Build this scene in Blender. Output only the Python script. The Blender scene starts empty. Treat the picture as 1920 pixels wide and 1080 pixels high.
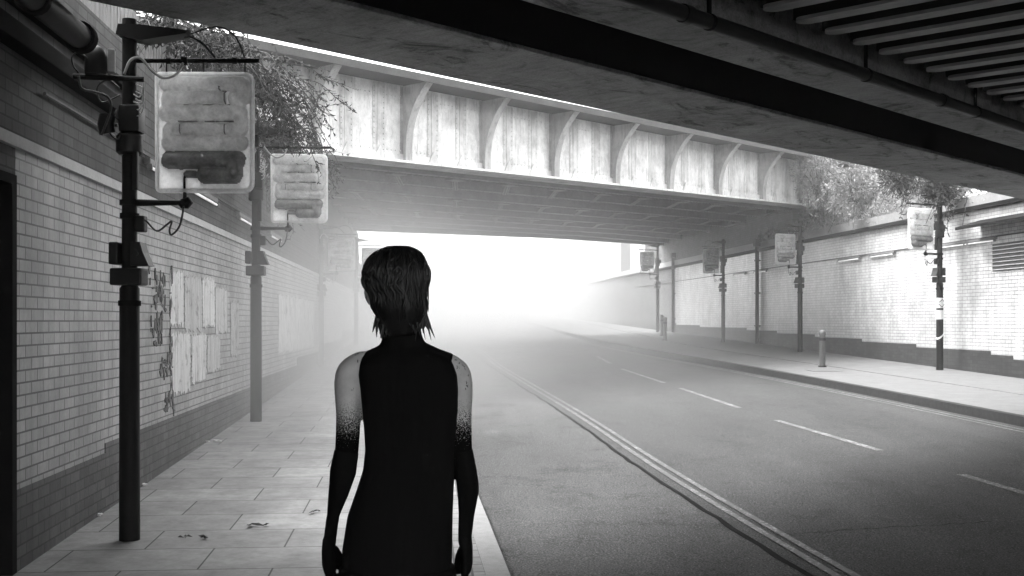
import bpy, bmesh, math, random
from mathutils import Vector, Matrix, noise as mnoise
R = math.radians
random.seed(7)
sc = bpy.context.scene
COL = sc.collection

# ------------------------------------------------------------------ place
F = 2200.0; HX = 960.0; HY = 602.0; EYE = 1.5; S = 0.022
def gz(Y): return S * (Y - 7.0)                    # the street climbs gently away
def at(x, y, Y): return Vector(((x - HX) * Y / F, Y, EYE - (y - HY) * Y / F))
def gpt(x, y, off=0.0):
    Y = (EYE + 7 * S - off) * F / (S * F + (y - HY))
    return Vector(((x - HX) * Y / F, Y, gz(Y) + off))
ROAD = -0.11; RPAV = 0.02
LX0, LK = -2.42, -0.0775                           # left wall line  X = LX0 + LK*Y
RX0, RK = 12.3, -0.10                              # right wall line
def lwY(x): return LX0 * F / ((x - HX) - LK * F)
def rwY(x): return RX0 * F / ((x - HX) - RK * F)

# ------------------------------------------------------------------ helpers
def link(o, parent=None):
    COL.objects.link(o)
    if parent: o.parent = parent
    return o
def tag(o, label, cat, group=None, kind=None):
    o['label'] = label; o['category'] = cat
    if group: o['group'] = group
    if kind: o['kind'] = kind
    return o
def empty(name, loc=(0, 0, 0), rz=0.0, sc_=1.0):
    o = bpy.data.objects.new(name, None); o.empty_display_size = .2
    o.location = loc; o.rotation_euler = (0, 0, rz); o.scale = (sc_,) * 3
    return link(o)
def copy_tree(o, parent=None):
    c = o.copy(); COL.objects.link(c)
    if parent: c.parent = parent
    for ch in list(o.children): copy_tree(ch, c)
    return c

class MB:
    def __init__(s): s.v = []; s.f = []; s.m = []
    def add(s, vs, fs, mi=0):
        b = len(s.v); s.v += [tuple(v) for v in vs]
        s.f += [tuple(b + i for i in f) for f in fs]; s.m += [mi] * len(fs)
    def box(s, x0, x1, y0, y1, z0, z1, M=None, mi=0, bev=0.0):
        if bev > 0:
            bm = bmesh.new(); bmesh.ops.create_cube(bm, size=1)
            for v in bm.verts:
                v.co = Vector((x0 if v.co.x < 0 else x1, y0 if v.co.y < 0 else y1, z0 if v.co.z < 0 else z1))
            bmesh.ops.bevel(bm, geom=bm.edges[:], offset=bev, segments=2, affect='EDGES', profile=.6)
            bm.verts.ensure_lookup_table()
            vs = [v.co.copy() for v in bm.verts]; fs = [[v.index for v in f.verts] for f in bm.faces]; bm.free()
        else:
            vs = [Vector(p) for p in ((x0,y0,z0),(x1,y0,z0),(x1,y1,z0),(x0,y1,z0),(x0,y0,z1),(x1,y0,z1),(x1,y1,z1),(x0,y1,z1))]
            fs = [(3,2,1,0),(4,5,6,7),(0,1,5,4),(1,2,6,5),(2,3,7,6),(3,0,4,7)]
        if M: vs = [M @ v for v in vs]
        s.add(vs, fs, mi)
    def tube(s, pts, r, n=8, cap=True, mi=0):
        pts = [Vector(p) for p in pts]; k = len(pts)
        rs = r if isinstance(r, (list, tuple)) else [r] * k
        up = None; rings = []
        for i in range(k):
            d = (pts[min(i+1, k-1)] - pts[max(i-1, 0)])
            if d.length < 1e-9: d = Vector((0, 0, 1))
            d.normalize()
            if up is None:
                up = Vector((0, 0, 1)) if abs(d.z) < .9 else Vector((1, 0, 0))
            a = up - d * up.dot(d)
            if a.length < 1e-6: a = d.orthogonal()
            a.normalize(); up = a; b = d.cross(a)
            rings.append([pts[i] + (a * math.cos(2*math.pi*j/n) + b * math.sin(2*math.pi*j/n)) * rs[i] for j in range(n)])
        vs = [v for rg in rings for v in rg]; fs = []
        for i in range(k - 1):
            for j in range(n):
                fs.append((i*n+j, i*n+(j+1) % n, (i+1)*n+(j+1) % n, (i+1)*n+j))
        if cap:
            fs.append(tuple(range(n))[::-1]); fs.append(tuple((k-1)*n + j for j in range(n)))
        s.add(vs, fs, mi)
    def loft(s, secs, n=20, mi=0, e=2.0):
        """secs: (cx, cy, cz, rx, ry) horizontal super-ellipse rings"""
        vs = []; fs = []; k = len(secs)
        for (cx, cy, cz, rx, ry) in secs:
            for j in range(n):
                a = 2 * math.pi * j / n; c, t = math.cos(a), math.sin(a)
                vs.append((cx + rx * math.copysign(abs(c) ** (2/e), c), cy + ry * math.copysign(abs(t) ** (2/e), t), cz))
        for i in range(k - 1):
            for j in range(n):
                fs.append((i*n+j, i*n+(j+1) % n, (i+1)*n+(j+1) % n, (i+1)*n+j))
        fs.append(tuple(range(n))[::-1]); fs.append(tuple((k-1)*n + j for j in range(n)))
        s.add(vs, fs, mi)
    def ball(s, c, rx, ry, rz, n=12, M=None):
        c = Vector(c); vs = []; fs = []; m = n // 2
        for i in range(m + 1):
            th = math.pi * (i + .02) / (m + .04)
            for j in range(n):
                ph = 2 * math.pi * j / n
                p = Vector((rx*math.sin(th)*math.cos(ph), ry*math.sin(th)*math.sin(ph), rz*math.cos(th)))
                if M: p = M @ p
                vs.append(c + p)
        for i in range(m):
            for j in range(n):
                fs.append((i*n+j, (i+1)*n+j, (i+1)*n+(j+1) % n, i*n+(j+1) % n))
        s.add(vs, fs)
    def prism(s, poly, ax, d0, d1, mi=0):
        """poly in the plane normal to axis ax, extruded d0..d1"""
        def P(p, d):
            return (d, p[0], p[1]) if ax == 0 else ((p[0], d, p[1]) if ax == 1 else (p[0], p[1], d))
        n = len(poly); vs = [P(p, d0) for p in poly] + [P(p, d1) for p in poly]
        fs = [tuple(range(n)), tuple(range(2*n-1, n-1, -1))]
        for i in range(n): fs.append((i, n + i, n + (i+1) % n, (i+1) % n))
        s.add(vs, fs, mi)
    def rivet(s, p, nrm, r=.022, h=.014):
        p = Vector(p); nrm = Vector(nrm); a = nrm.orthogonal().normalized(); b = nrm.cross(a)
        vs = [p + (a*math.cos(k*1.0472) + b*math.sin(k*1.0472)) * r for k in range(6)] + [p + nrm*h + (a*math.cos(k*1.0472)+b*math.sin(k*1.0472))*r*.5 for k in range(6)]
        s.add(vs, [(k, (k+1) % 6, 6+(k+1) % 6, 6+k) for k in range(6)] + [(6,7,8,9,10,11)])
    def build(s, name, mat, parent=None, smooth=False, fixn=True, angle=None):
        me = bpy.data.meshes.new(name); me.from_pydata(s.v, [], s.f)
        for m in (mat if isinstance(mat, (list, tuple)) else [mat]): me.materials.append(m)
        if isinstance(mat, (list, tuple)): me.polygons.foreach_set('material_index', s.m)
        if fixn:
            bm = bmesh.new(); bm.from_mesh(me); bmesh.ops.recalc_face_normals(bm, faces=bm.faces); bm.to_mesh(me); bm.free()
        if smooth or angle:
            me.polygons.foreach_set('use_smooth', [True] * len(me.polygons))
        if angle: me.set_sharp_from_angle(angle=R(angle))
        me.update()
        return link(bpy.data.objects.new(name, me), parent)

def catmull(pts, k=6):
    pts = [Vector(p) for p in pts]; out = []
    P = [pts[0]*2 - pts[1]] + pts + [pts[-1]*2 - pts[-2]]
    for i in range(1, len(P) - 2):
        for j in range(k):
            t = j / k; a, b, c, d = P[i-1], P[i], P[i+1], P[i+2]
            out.append(.5*((2*b) + (c-a)*t + (2*a-5*b+4*c-d)*t*t + (3*b-a-3*c+d)*t**3))
    out.append(pts[-1]); return out

# ------------------------------------------------------------------ materials
class NT:
    def __init__(s, name):
        s.m = bpy.data.materials.new(name); s.m.use_nodes = True
        s.t = s.m.node_tree; s.b = s.t.nodes['Principled BSDF']; s.out = s.t.nodes['Material Output']
        s.tc = s.n('ShaderNodeTexCoord')
    def n(s, typ, **kw):
        nd = s.t.nodes.new(typ)
        for k, v in kw.items(): setattr(nd, k, v)
        return nd
    def l(s, a, b): s.t.links.new(a, b)
    def vec(s, scale=(1,1,1), rot=(0,0,0), src='Object'):
        mp = s.n('ShaderNodeMapping'); mp.inputs['Scale'].default_value = scale; mp.inputs['Rotation'].default_value = rot
        s.l(s.tc.outputs[src], mp.inputs['Vector']); return mp.outputs[0]
    def noise(s, scale, detail=4, rough=.6, vec=None, dist=0):
        nd = s.n('ShaderNodeTexNoise'); nd.inputs['Scale'].default_value = scale; nd.inputs['Detail'].default_value = detail
        nd.inputs['Roughness'].default_value = rough; nd.inputs['Distortion'].default_value = dist
        s.l(vec if vec is not None else s.tc.outputs['Object'], nd.inputs['Vector']); return nd.outputs['Fac']
    def ramp(s, fac, stops):
        nd = s.n('ShaderNodeValToRGB'); cr = nd.color_ramp
        while len(cr.elements) < len(stops): cr.elements.new(.5)
        for e, (p, v) in zip(cr.elements, stops):
            e.position = p; e.color = (v, v, v, 1)
        s.l(fac, nd.inputs['Fac']); return nd.outputs['Color']
    def mix(s, fac, a, b, mode='MIX'):
        nd = s.n('ShaderNodeMix', data_type='RGBA', blend_type=mode)
        for sock, v in ((nd.inputs[0], fac), (nd.inputs[6], a), (nd.inputs[7], b)):
            if isinstance(v, (int, float)): sock.default_value = v if sock == nd.inputs[0] else (v, v, v, 1)
            else: s.l(v, sock)
        return nd.outputs[2]
    def math(s, op, a, b=0.0):
        nd = s.n('ShaderNodeMath', operation=op)
        for sock, v in ((nd.inputs[0], a), (nd.inputs[1], b)):
            if isinstance(v, (int, float)): sock.default_value = v
            else: s.l(v, sock)
        return nd.outputs[0]
    def bump(s, h, strength=.3, dist=.01):
        nd = s.n('ShaderNodeBump'); nd.inputs['Strength'].default_value = strength; nd.inputs['Distance'].default_value = dist
        s.l(h, nd.inputs['Height']); s.l(nd.outputs[0], s.b.inputs['Normal'])
    def fin(s, col, rough=.7, spec=.4, metal=0):
        if isinstance(col, (int, float)): s.b.inputs['Base Color'].default_value = (col,)*3 + (1,)
        else: s.l(col, s.b.inputs['Base Color'])
        if isinstance(rough, (int, float)): s.b.inputs['Roughness'].default_value = rough
        else: s.l(rough, s.b.inputs['Roughness'])
        s.b.inputs['Specular IOR Level'].default_value = spec; s.b.inputs['Metallic'].default_value = metal
        return s.m

def simple(name, lo, hi, scale=8, rough=.6, bump=.15, spec=.4, metal=0, stretch=(1,1,1), bd=.01):
    N = NT(name); v = N.vec(stretch)
    f = N.noise(scale, 5, .65, v); f2 = N.noise(scale*9, 2, .6, v)
    c = N.mix(.35, N.ramp(f, [(.3, lo), (.72, hi)]), N.ramp(f2, [(.3, lo), (.7, hi)]))
    if bump: N.bump(f2, bump, bd)
    return N.fin(c, rough, spec, metal)

def brick_mat(name, c1, c2, mort, bw=.225, bh=.075, ms=.006, rough=.5, var=.35, stain=.35, spec=.35, vertical=True, rot=0, bump=.5, off=.5):
    N = NT(name)
    if vertical:
        sep = N.n('ShaderNodeSeparateXYZ'); N.l(N.tc.outputs['Object'], sep.inputs[0])
        cmb = N.n('ShaderNodeCombineXYZ'); N.l(sep.outputs[0], cmb.inputs[0]); N.l(sep.outputs[2], cmb.inputs[1]); v = cmb.outputs[0]
    else:
        v = N.vec((1,1,1), (0,0,rot))
    bt = N.n('ShaderNodeTexBrick'); bt.offset = off; N.l(v, bt.inputs['Vector'])
    bt.inputs['Scale'].default_value = 1; bt.inputs['Mortar Size'].default_value = ms; bt.inputs['Mortar Smooth'].default_value = .15
    bt.inputs['Brick Width'].default_value = bw; bt.inputs['Row Height'].default_value = bh; bt.inputs['Bias'].default_value = 0
    bt.inputs['Color1'].default_value = (c1,)*3+(1,); bt.inputs['Color2'].default_value = (c2,)*3+(1,); bt.inputs['Mortar'].default_value = (mort,)*3+(1,)
    big = N.noise(.9, 6, .7); fine = N.noise(26, 3, .6)
    streak = N.noise(2.2, 5, .65, N.vec((2.2, 2.2, .35)))
    c = N.mix(1.0, bt.outputs['Color'], N.ramp(big, [(.28, 1 - stain), (.66, 1.0)]), 'MULTIPLY')
    c = N.mix(1.0, c, N.ramp(streak, [(.3, 1 - stain*.8), (.6, 1.0)]), 'MULTIPLY')
    c = N.mix(1.0, c, N.ramp(fine, [(.25, 1 - var*.6), (.7, 1.0)]), 'MULTIPLY')
    h = N.math('SUBTRACT', N.math('MULTIPLY', fine, .25), bt.outputs['Fac'])
    N.bump(h, bump, .012)
    return N.fin(c, rough, spec)

M = {}
M['white_brick'] = brick_mat('glazed_brick', .52, .64, .12, rough=.32, stain=.45, var=.2, spec=.5, ms=.005)
M['white_brick_l'] = brick_mat('glazed_brick_left', .42, .55, .035, rough=.35, stain=.5, spec=.45)
M['dark_brick'] = brick_mat('dark_brick', .075, .125, .03, rough=.75, stain=.45)
M['plinth_right'] = brick_mat('plinth_brick_right', .035, .06, .025, rough=.6, stain=.5, spec=.3)
M['plinth_brick'] = brick_mat('plinth_brick', .10, .17, .05, rough=.55, stain=.5)
M['pave'] = brick_mat('paving_slab', .30, .37, .06, bw=.9, bh=.6, ms=.006, rough=.7, stain=.4, vertical=False, rot=R(-4.4), bump=.25)
M['setts'] = brick_mat('setts', .22, .30, .06, bw=.2, bh=.1, ms=.008, rough=.75, stain=.3, vertical=False, rot=R(-4.4)+R(90), bump=.5)
M['pave_r'] = simple('tarmac_pavement', .075, .13, 3, .8, .25)
M['kerb'] = simple('kerb_granite', .15, .25, 14, .7, .3)
M['kerb_dark'] = simple('kerb_dark', .018, .04, 10, .9, .3, .1)
def asphalt(name, lo, hi, worn):
    N = NT(name)
    sp = N.n('ShaderNodeTexVoronoi'); sp.inputs['Scale'].default_value = 55; N.l(N.tc.outputs['Object'], sp.inputs['Vector'])
    sp2 = N.n('ShaderNodeTexVoronoi'); sp2.inputs['Scale'].default_value = 21; N.l(N.tc.outputs['Object'], sp2.inputs['Vector'])
    f = N.noise(75, 3, .8); b = N.noise(.5, 6, .7, N.vec((1.6, .3, 1))); p = N.noise(1.3, 9, .8, N.vec((1, .8, 1)))
    c = N.ramp(f, [(.34, lo*.45), (.5, (lo+hi)/2), (.66, hi*1.9)])
    c = N.mix(1.0, c, N.ramp(b, [(.3, .82), (.68, 1.12)]), 'MULTIPLY')
    c = N.mix(1.0, c, N.ramp(p, [(.36, 1-worn), (.47, 1.0), (.6, 1.0), (.7, 1+worn)]), 'MULTIPLY')
    c = N.mix(N.math('LESS_THAN', sp2.outputs['Distance'], .075), c, .30)
    c = N.mix(N.math('GREATER_THAN', N.noise(9, 6, .8), .69), c, lo*.35)
    N.bump(N.math('ADD', f, sp.outputs['Distance']), .7, .012)
    return N.fin(c, N.ramp(b, [(.3, .95), (.7, .85)]), .12)
M['road'] = asphalt('asphalt', .034, .062, .25)
M['layby'] = asphalt('worn_asphalt', .042, .078, .5)
M['seam'] = simple('tar_seam', .006, .014, 9, .9, .2, .03)
M['earth'] = simple('earth', .10, .18, 2, .95, .2)
def paint(name, lo, hi):
    N = NT(name); f = N.noise(30, 4, .75); g = N.noise(3, 4, .7)
    c = N.mix(N.ramp(N.math('ADD', f, N.math('MULTIPLY', g, .5)), [(.62, 0), (.72, 1)]), hi, lo)
    return N.fin(c, .7)
M['line'] = paint('worn_line_paint', .045, .20)
M['line_white'] = paint('white_line_paint', .06, .27)
def concrete(name, lo, hi):
    N = NT(name)
    a = N.noise(1.1, 7, .72); s1 = N.noise(9, 6, .72, N.vec((1.4, .35, 1), (0, 0, R(10))))
    d = N.noise(1.5, 8, .78, N.vec((.7, 1.3, 1)), 1.8); g = N.noise(55, 3, .7)
    c = N.ramp(a, [(.3, lo), (.7, hi)])
    c = N.mix(1.0, c, N.ramp(s1, [(.3, .55), (.48, .95), (.7, 1.12)]), 'MULTIPLY')
    c = N.mix(1.0, c, N.ramp(d, [(.38, .22), (.44, .8), (.5, 1.0)]), 'MULTIPLY')
    c = N.mix(1.0, c, N.ramp(g, [(.3, .7), (.6, 1.05)]), 'MULTIPLY')
    N.bump(N.math('ADD', s1, N.math('MULTIPLY', g, .5)), .7, .02)
    return N.fin(c, .85)
M['soffit'] = concrete('stained_concrete', .19, .36)
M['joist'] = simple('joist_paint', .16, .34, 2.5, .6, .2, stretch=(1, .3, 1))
M['black_steel_or_shade'] = simple('black_steel_and_shade', .004, .009, 4, .9, .1, .1)
M['deck_dark'] = simple('near_black_deck', .005, .012, 3, .95, .1, .1)  # even near-black tone over the whole deck
M['pipe_dark'] = simple('pipe_paint', .009, .02, 6, .5, .05, .15)
def girder(name, k):
    N = NT(name)
    a = N.noise(2.4, 7, .75, N.vec((1.2, 1, .8))); s1 = N.noise(7, 5, .75, N.vec((2.2, 2.2, .3))); d = N.noise(1.2, 5, .7)
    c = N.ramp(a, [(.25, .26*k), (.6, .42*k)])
    c = N.mix(1.0, c, N.ramp(s1, [(.28, .6), (.5, 1.0)]), 'MULTIPLY')
    c = N.mix(1.0, c, N.ramp(d, [(.3, .6), (.55, 1.0)]), 'MULTIPLY')
    N.bump(s1, .2, .01)
    return N.fin(c, .5)
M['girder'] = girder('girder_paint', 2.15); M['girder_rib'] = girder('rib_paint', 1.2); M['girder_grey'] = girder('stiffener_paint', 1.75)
M['girder_under'] = simple('soffit_and_flange_shade', .03, .07, 2.5, .6, .15)
M['rivet_steel'] = simple('riveted_beam_paint', .16, .27, 3, .5, .15)
M['pole'] = simple('black_pole_paint', .005, .012, 9, .55, .1, .12)
M['box'] = simple('box_plastic', .006, .014, 12, .5, .05, .25)
M['cable'] = simple('cable_rubber', .02, .04, 20, .4, 0)
M['cable_pale'] = simple('cable_pale', .3, .45, 20, .35, 0)
def plastic(name, v, dirt, trans):
    N = NT(name)
    f = N.noise(9, 6, .7); g = N.noise(45, 3, .6)
    c = N.mix(1.0, N.ramp(f, [(.3, v*dirt), (.62, v)]), N.ramp(g, [(.3, .85), (.6, 1.0)]), 'MULTIPLY')
    N.bump(N.math('ADD', f, N.math('MULTIPLY', g, .3)), .35, .012)
    N.fin(c, .12, .6)
    tr = N.n('ShaderNodeBsdfTranslucent'); N.l(c, tr.inputs['Color'])
    mx = N.n('ShaderNodeMixShader'); mx.inputs[0].default_value = trans
    N.l(N.b.outputs[0], mx.inputs[1]); N.l(tr.outputs[0], mx.inputs[2]); N.l(mx.outputs[0], N.out.inputs['Surface'])
    return N.m
M['sheet'] = plastic('panel_plastic', .97, .92, .8)
M['cell'] = plastic('cell_plastic', .97, .62, .78)
M['liquid'] = plastic('liquid_cell', .42, .5, .5)
M['tube'] = None
def tubemat():
    N = NT('tube_glass'); N.fin(.6, .25, .5)
    N.b.inputs['Emission Color'].default_value = (1, 1, 1, 1); N.b.inputs['Emission Strength'].default_value = .06
    return N.m
M['tube'] = tubemat()
M['batten'] = simple('batten_steel', .1, .2, 8, .5, .05)
M['poster'] = None
def poster(name, k):
    N = NT(name)
    s1 = N.noise(7, 5, .75, N.vec((3.2, 3, .22))); g = N.noise(4, 7, .8, None, .6)
    c = N.ramp(s1, [(.34, .05*k), (.40, .36*k), (.58, .52*k)])
    c = N.mix(1.0, c, N.ramp(g, [(.36, .35), (.46, 1.0)]), 'MULTIPLY')
    N.bump(s1, .3, .01)
    return N.fin(c, .8)
M['poster'] = poster('torn_paper', 1.3); M['poster_b'] = poster('grey_paper', 1.0)
M['paper_dark'] = simple('dark_paper', .03, .2, 11, .8, .3)
M['leaf'] = simple('leaf', .015, .05, 6, .7, 0, .2)
M['leaf_pale'] = simple('pale_leaf', .02, .42, 5, .6, 0)
M['twig'] = simple('twig', .012, .03, 9, .8, .2)
M['wood'] = simple('fence_wood', .16, .32, 6, .8, .2, stretch=(3, 3, .4))
def skin():
    N = NT('skin'); f = N.noise(24, 5, .7); g = N.noise(95, 3, .7, N.vec((1, 1, .5))); h = N.noise(13, 2, .5)
    c = N.ramp(f, [(.3, .42), (.7, .54)])
    ink = N.math('MULTIPLY', N.math('GREATER_THAN', g, .60), N.math('GREATER_THAN', h, .60))
    c = N.mix(ink, c, .02); N.bump(g, .08, .003)
    # forearm shading painted into the skin as dots closing to solid black
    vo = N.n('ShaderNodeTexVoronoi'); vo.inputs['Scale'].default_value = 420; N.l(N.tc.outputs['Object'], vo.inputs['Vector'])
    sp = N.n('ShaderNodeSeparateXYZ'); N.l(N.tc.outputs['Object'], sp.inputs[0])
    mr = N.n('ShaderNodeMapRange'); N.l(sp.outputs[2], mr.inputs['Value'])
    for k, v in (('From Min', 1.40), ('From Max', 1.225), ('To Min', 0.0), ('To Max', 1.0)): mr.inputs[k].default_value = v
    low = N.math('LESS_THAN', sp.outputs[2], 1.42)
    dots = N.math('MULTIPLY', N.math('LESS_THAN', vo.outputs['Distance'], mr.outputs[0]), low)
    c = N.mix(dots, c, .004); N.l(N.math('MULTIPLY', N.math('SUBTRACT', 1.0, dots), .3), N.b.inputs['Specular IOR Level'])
    N.l(c, N.b.inputs['Base Color']); N.b.inputs['Roughness'].default_value = .55; return N.m
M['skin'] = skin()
M['hair'] = simple('dark_hair', .006, .016, 40, .34, .3, .45, stretch=(3, 3, .3))
M['cloth'] = simple('black_cloth', .004, .008, 2.2, .9, .22, .08, stretch=(1, 1, .4), bd=.02)
M['arm_shade'] = simple('forearm_shade', .004, .007, 60, .95, .1, .05)  # black standing in for the shade on forearms and hands
M['shoe'] = simple('shoe_leather', .01, .02, 20, .4, .1)
M['eye'] = simple('eye', .5, .7, 5, .2, 0)
M['galv'] = simple('weathered_bollard', .07, .12, 7, .6, .15)
M['building'] = simple('far_facade', .3, .42, 1.5, .8, .1)
M['glass'] = simple('window_glass', .05, .08, 3, .1, 0, .6)
M['sticker'] = simple('white_sticker', .6, .75, 20, .5, 0)
M['mould'] = simple('stone_moulding', .34, .52, 5, .6, .2)
M['grille'] = simple('grille_iron', .04, .08, 8, .6, .1)

# ------------------------------------------------------------------ setting: ground, road, pavements
def sheet(name, left, right, off, mat, label, cat, ys, thick=None):
    """strip between two functions X(Y), following the slope of the street"""
    vs = []; fs = []
    for Y in ys:
        vs += [(left(Y), Y, gz(Y) + off), (right(Y), Y, gz(Y) + off)]
    for i in range(len(ys) - 1): fs.append((2*i, 2*i+1, 2*i+3, 2*i+2))
    mb = MB(); mb.add(vs, fs)
    if thick:
        b = len(mb.v)
        mb.v += [(x, y, z - thick) for x, y, z in vs]
        for i in range(len(ys) - 1):
            mb.f += [(2*i, 2*i+2, b+2*i+2, b+2*i), (2*i+1, b+2*i+1, b+2*i+3, 2*i+3)]; mb.m += [0, 0]
        k = 2*(len(ys)-1)
        mb.f += [(0, b, b+1, 1), (k, k+1, b+k+1, b+k)]; mb.m += [0, 0]
    o = mb.build(name, mat); tag(o, label, cat, kind='structure'); return o
def interp(tab):
    def f(Y):
        if Y <= tab[0][0]:
            a, b = tab[0], tab[1]
        elif Y >= tab[-1][0]:
            a, b = tab[-2], tab[-1]
        else:
            for a, b in zip(tab, tab[1:]):
                if a[0] <= Y <= b[0]: break
        return a[1] + (b[1]-a[1]) * (Y-a[0]) / (b[0]-a[0])
    return f
YS = [-40 + 2*i for i in range(0, 91)]
def pts_tab(pix, off):
    t = []
    for x, y in pix:
        p = gpt(x, y, off); t.append((p.y, p.x))
    return sorted(t)
lwx = lambda Y: LX0 + LK * Y
rwx = lambda Y: RX0 + RK * Y
k_l = gpt(957, 1080, 0.0); k_l2 = gpt(897, 930, 0.0)
KS = (k_l2.x - k_l.x) / (k_l2.y - k_l.y)
kerbL = lambda Y: k_l.x + KS * (Y - k_l.y)
kerbR = interp([(-60, 14.5)] + pts_tab([(1920, 800), (1503, 716), (1259, 671), (1150, 655)], ROAD) + [(140, -3.5)])
def smooth(f, w):
    return lambda Y: sum(f(Y + w*(k-4)/4) for k in range(9)) / 9
kerbR = smooth(kerbR, 7.0)
yel = smooth(interp(pts_tab([(1579, 1080), (1259, 893), (1097, 784), (934, 687)], ROAD) + [(140, -9.5)]), 2.0)

g = MB(); N_ = 12
g.add([(-150, -120, gz(-120) - .3), (150, -120, gz(-120) - .3), (150, 260, gz(260) - .3), (-150, 260, gz(260) - .3)], [(0, 1, 2, 3)])
tag(g.build('ground', M['earth']), 'bare earth under and around the street', 'ground', kind='structure')
sheet('road', kerbL, kerbR, ROAD, M['road'], 'dark asphalt carriageway running away under the bridges', 'road', YS, .12)
sheet('road', lambda Y: kerbL(Y) + .004, lambda Y: yel(Y) - .19, ROAD + .004, M['layby'], 'rough worn asphalt strip between pale kerb and double line', 'road', YS)
sheet('pavement', lambda Y: lwx(Y) - .3, lambda Y: kerbL(Y) - .42, 0.0, M['pave'], 'slabbed pavement beside the tiled left wall', 'pavement', YS, .28)
sheet('pavement', lambda Y: kerbL(Y) - .42, lambda Y: kerbL(Y) - .145, 0.002, M['setts'], 'band of small setts along the pale kerb', 'pavement', YS, .28)
sheet('kerb', lambda Y: kerbL(Y) - .145, kerbL, 0.006, M['kerb'], 'pale granite kerb at the edge of the left pavement', 'kerb', YS, .28)
sheet('kerb', kerbR, lambda Y: kerbR(Y) + .14, RPAV + .004, M['kerb_dark'], 'dark kerb edging the right pavement', 'kerb', YS, .28)
seamR = interp([(-60, 11.7)] + pts_tab([(1920, 740), (1303, 650)], RPAV) + [(140, 1.0)])
sheet('pavement', lambda Y: kerbR(Y) + .14, lambda Y: seamR(Y) - .02, RPAV, M['pave_r'], 'tarmac pavement strip next to the dark right kerb', 'pavement', YS, .28)
sheet('pavement', lambda Y: seamR(Y) + .02, lambda Y: rwx(Y) + .3, RPAV + .003, M['pave_r'], 'tarmac pavement strip along the foot of the right wall', 'pavement', YS, .28)
sheet('road_seam', lambda Y: seamR(Y) - .02, lambda Y: seamR(Y) + .02, RPAV - .012, M['seam'], 'dark joint along the right pavement', 'seam', YS, .2)
def strip(fn, o0, o1, y0, y1, off, mat, label, name='road_marking', cat='road marking', st=1.0, jit=0.0):
    n = max(2, int((y1 - y0) / st)); ys = [y0 + (y1-y0)*i/n for i in range(n+1)]
    j0 = [random.uniform(-jit, jit) for _ in ys]; j = dict(zip(ys, j0))
    return sheet(name, lambda Y: fn(Y) + o0 + j[Y], lambda Y: fn(Y) + o1 + j[Y]*.6, off, mat, label, cat, ys)
strip(yel, -.075, -.015, -10, 90, ROAD + .009, M['line'], 'left stripe of the worn double line along the road')
strip(yel, .045, .105, -10, 90, ROAD + .009, M['line'], 'right stripe of the worn double line along the road')
strip(yel, -.24, -.19, -10, 60, ROAD + .008, M['seam'], 'dark ragged tar joint left of the double line', 'road_seam', 'seam', .35, .02)
strip(kerbR, -.36, -.30, -10, 90, ROAD + .005, M['line'], 'outer thin line painted beside the right kerb')
strip(kerbR, -.22, -.16, -10, 90, ROAD + .005, M['line'], 'inner thin line painted against the right kerb')
rc = random.Random(9)
def crack(pix, w, label, off=ROAD + .006):
    P_ = [gpt(x, y, off) for x, y in pix]; mb = MB(); pts = []
    for a, b in zip(P_, P_[1:]):
        for k in range(14): pts.append(a.lerp(b, k/14) + Vector((rc.uniform(-.012, .012), rc.uniform(-.03, .03), 0)))
    pts.append(P_[-1]); L_ = []
    for i, p in enumerate(pts):
        d = (pts[min(i+1, len(pts)-1)] - pts[max(i-1, 0)]).normalized(); n = Vector((-d.y, d.x, 0)) * w * rc.uniform(.3, 1.2)
        L_ += [p - n, p + n]
    mb.add(L_, [(2*i, 2*i+1, 2*i+3, 2*i+2) for i in range(len(pts)-1)])
    tag(mb.build('road_seam', M['seam'], fixn=False), label, 'seam', kind='structure')
crack([(1455, 1003), (1640, 990), (1860, 978)], .008, 'thin crack across the dark road at the lower right')
cen = interp(pts_tab([(1920, 925), (1650, 845), (1455, 788), (1275, 728), (1160, 690)], ROAD) + [(140, 0)])
dl = ['nearest, cut by the right edge of the picture', 'second nearest, the longest one fully in view', 'third nearest, before the far bridge', 'fourth nearest, fading into the mist', 'fifth nearest, in the mist']
p0 = [gpt(1795, 890, ROAD).y - 4.0, gpt(1650, 845, ROAD).y, gpt(1385, 765, ROAD).y, gpt(1245, 718, ROAD).y, gpt(1130, 682, ROAD).y]
p1 = [gpt(1795, 890, ROAD).y, gpt(1455, 788, ROAD).y, gpt(1275, 728, ROAD).y, gpt(1165, 692, ROAD).y, gpt(1080, 668, ROAD).y]
for a, b, t in zip(p0, p1, dl):
    o = strip(cen, -.05, .05, a, b, ROAD + .005, M['line_white'], 'white centre line dash, ' + t); o['group'] = 'centre line dashes'

# ------------------------------------------------------------------ walls
aL = math.atan2(1, LK); cL = math.hypot(1, LK)
def lw(x, off=0.0, y=None):                        # local x on the left wall for pixel column
    return lwY(x) * cL
wall = tag(empty('brick_wall', (LX0, 0, 0), aL), 'long white glazed brick wall with dark plinth on the left side of the street', 'wall')
def slab(segs, name, mat, y0, y1, parent):
    mb = MB()
    for x0, x1, z0, z1 in segs: mb.box(x0, x1, y0, y1, z0, z1)
    return mb.build(name, mat, parent)
D0, D1 = 5.2, 7.02
ST = [(7.02, 9.0, .49), (9.0, 17.2, .565), (17.2, 23, .64), (23, 29, .79), (29, 36, .94), (36, 80, 1.2)]
slab([(-14, D0, -.9, .49)] + [(a, b, -.4, z) for a, b, z in ST], 'plinth', M['plinth_brick'], -.006, .5, wall)
slab([(-14, D0, .49, 2.53)] + [(a, b, z, 2.53) for a, b, z in ST], 'glazed_brickwork', M['white_brick_l'], 0, .5, wall)
slab([(-14, 80, 2.53, 2.60)], 'string_course', M['mould'], -.035, .5, wall)
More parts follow.
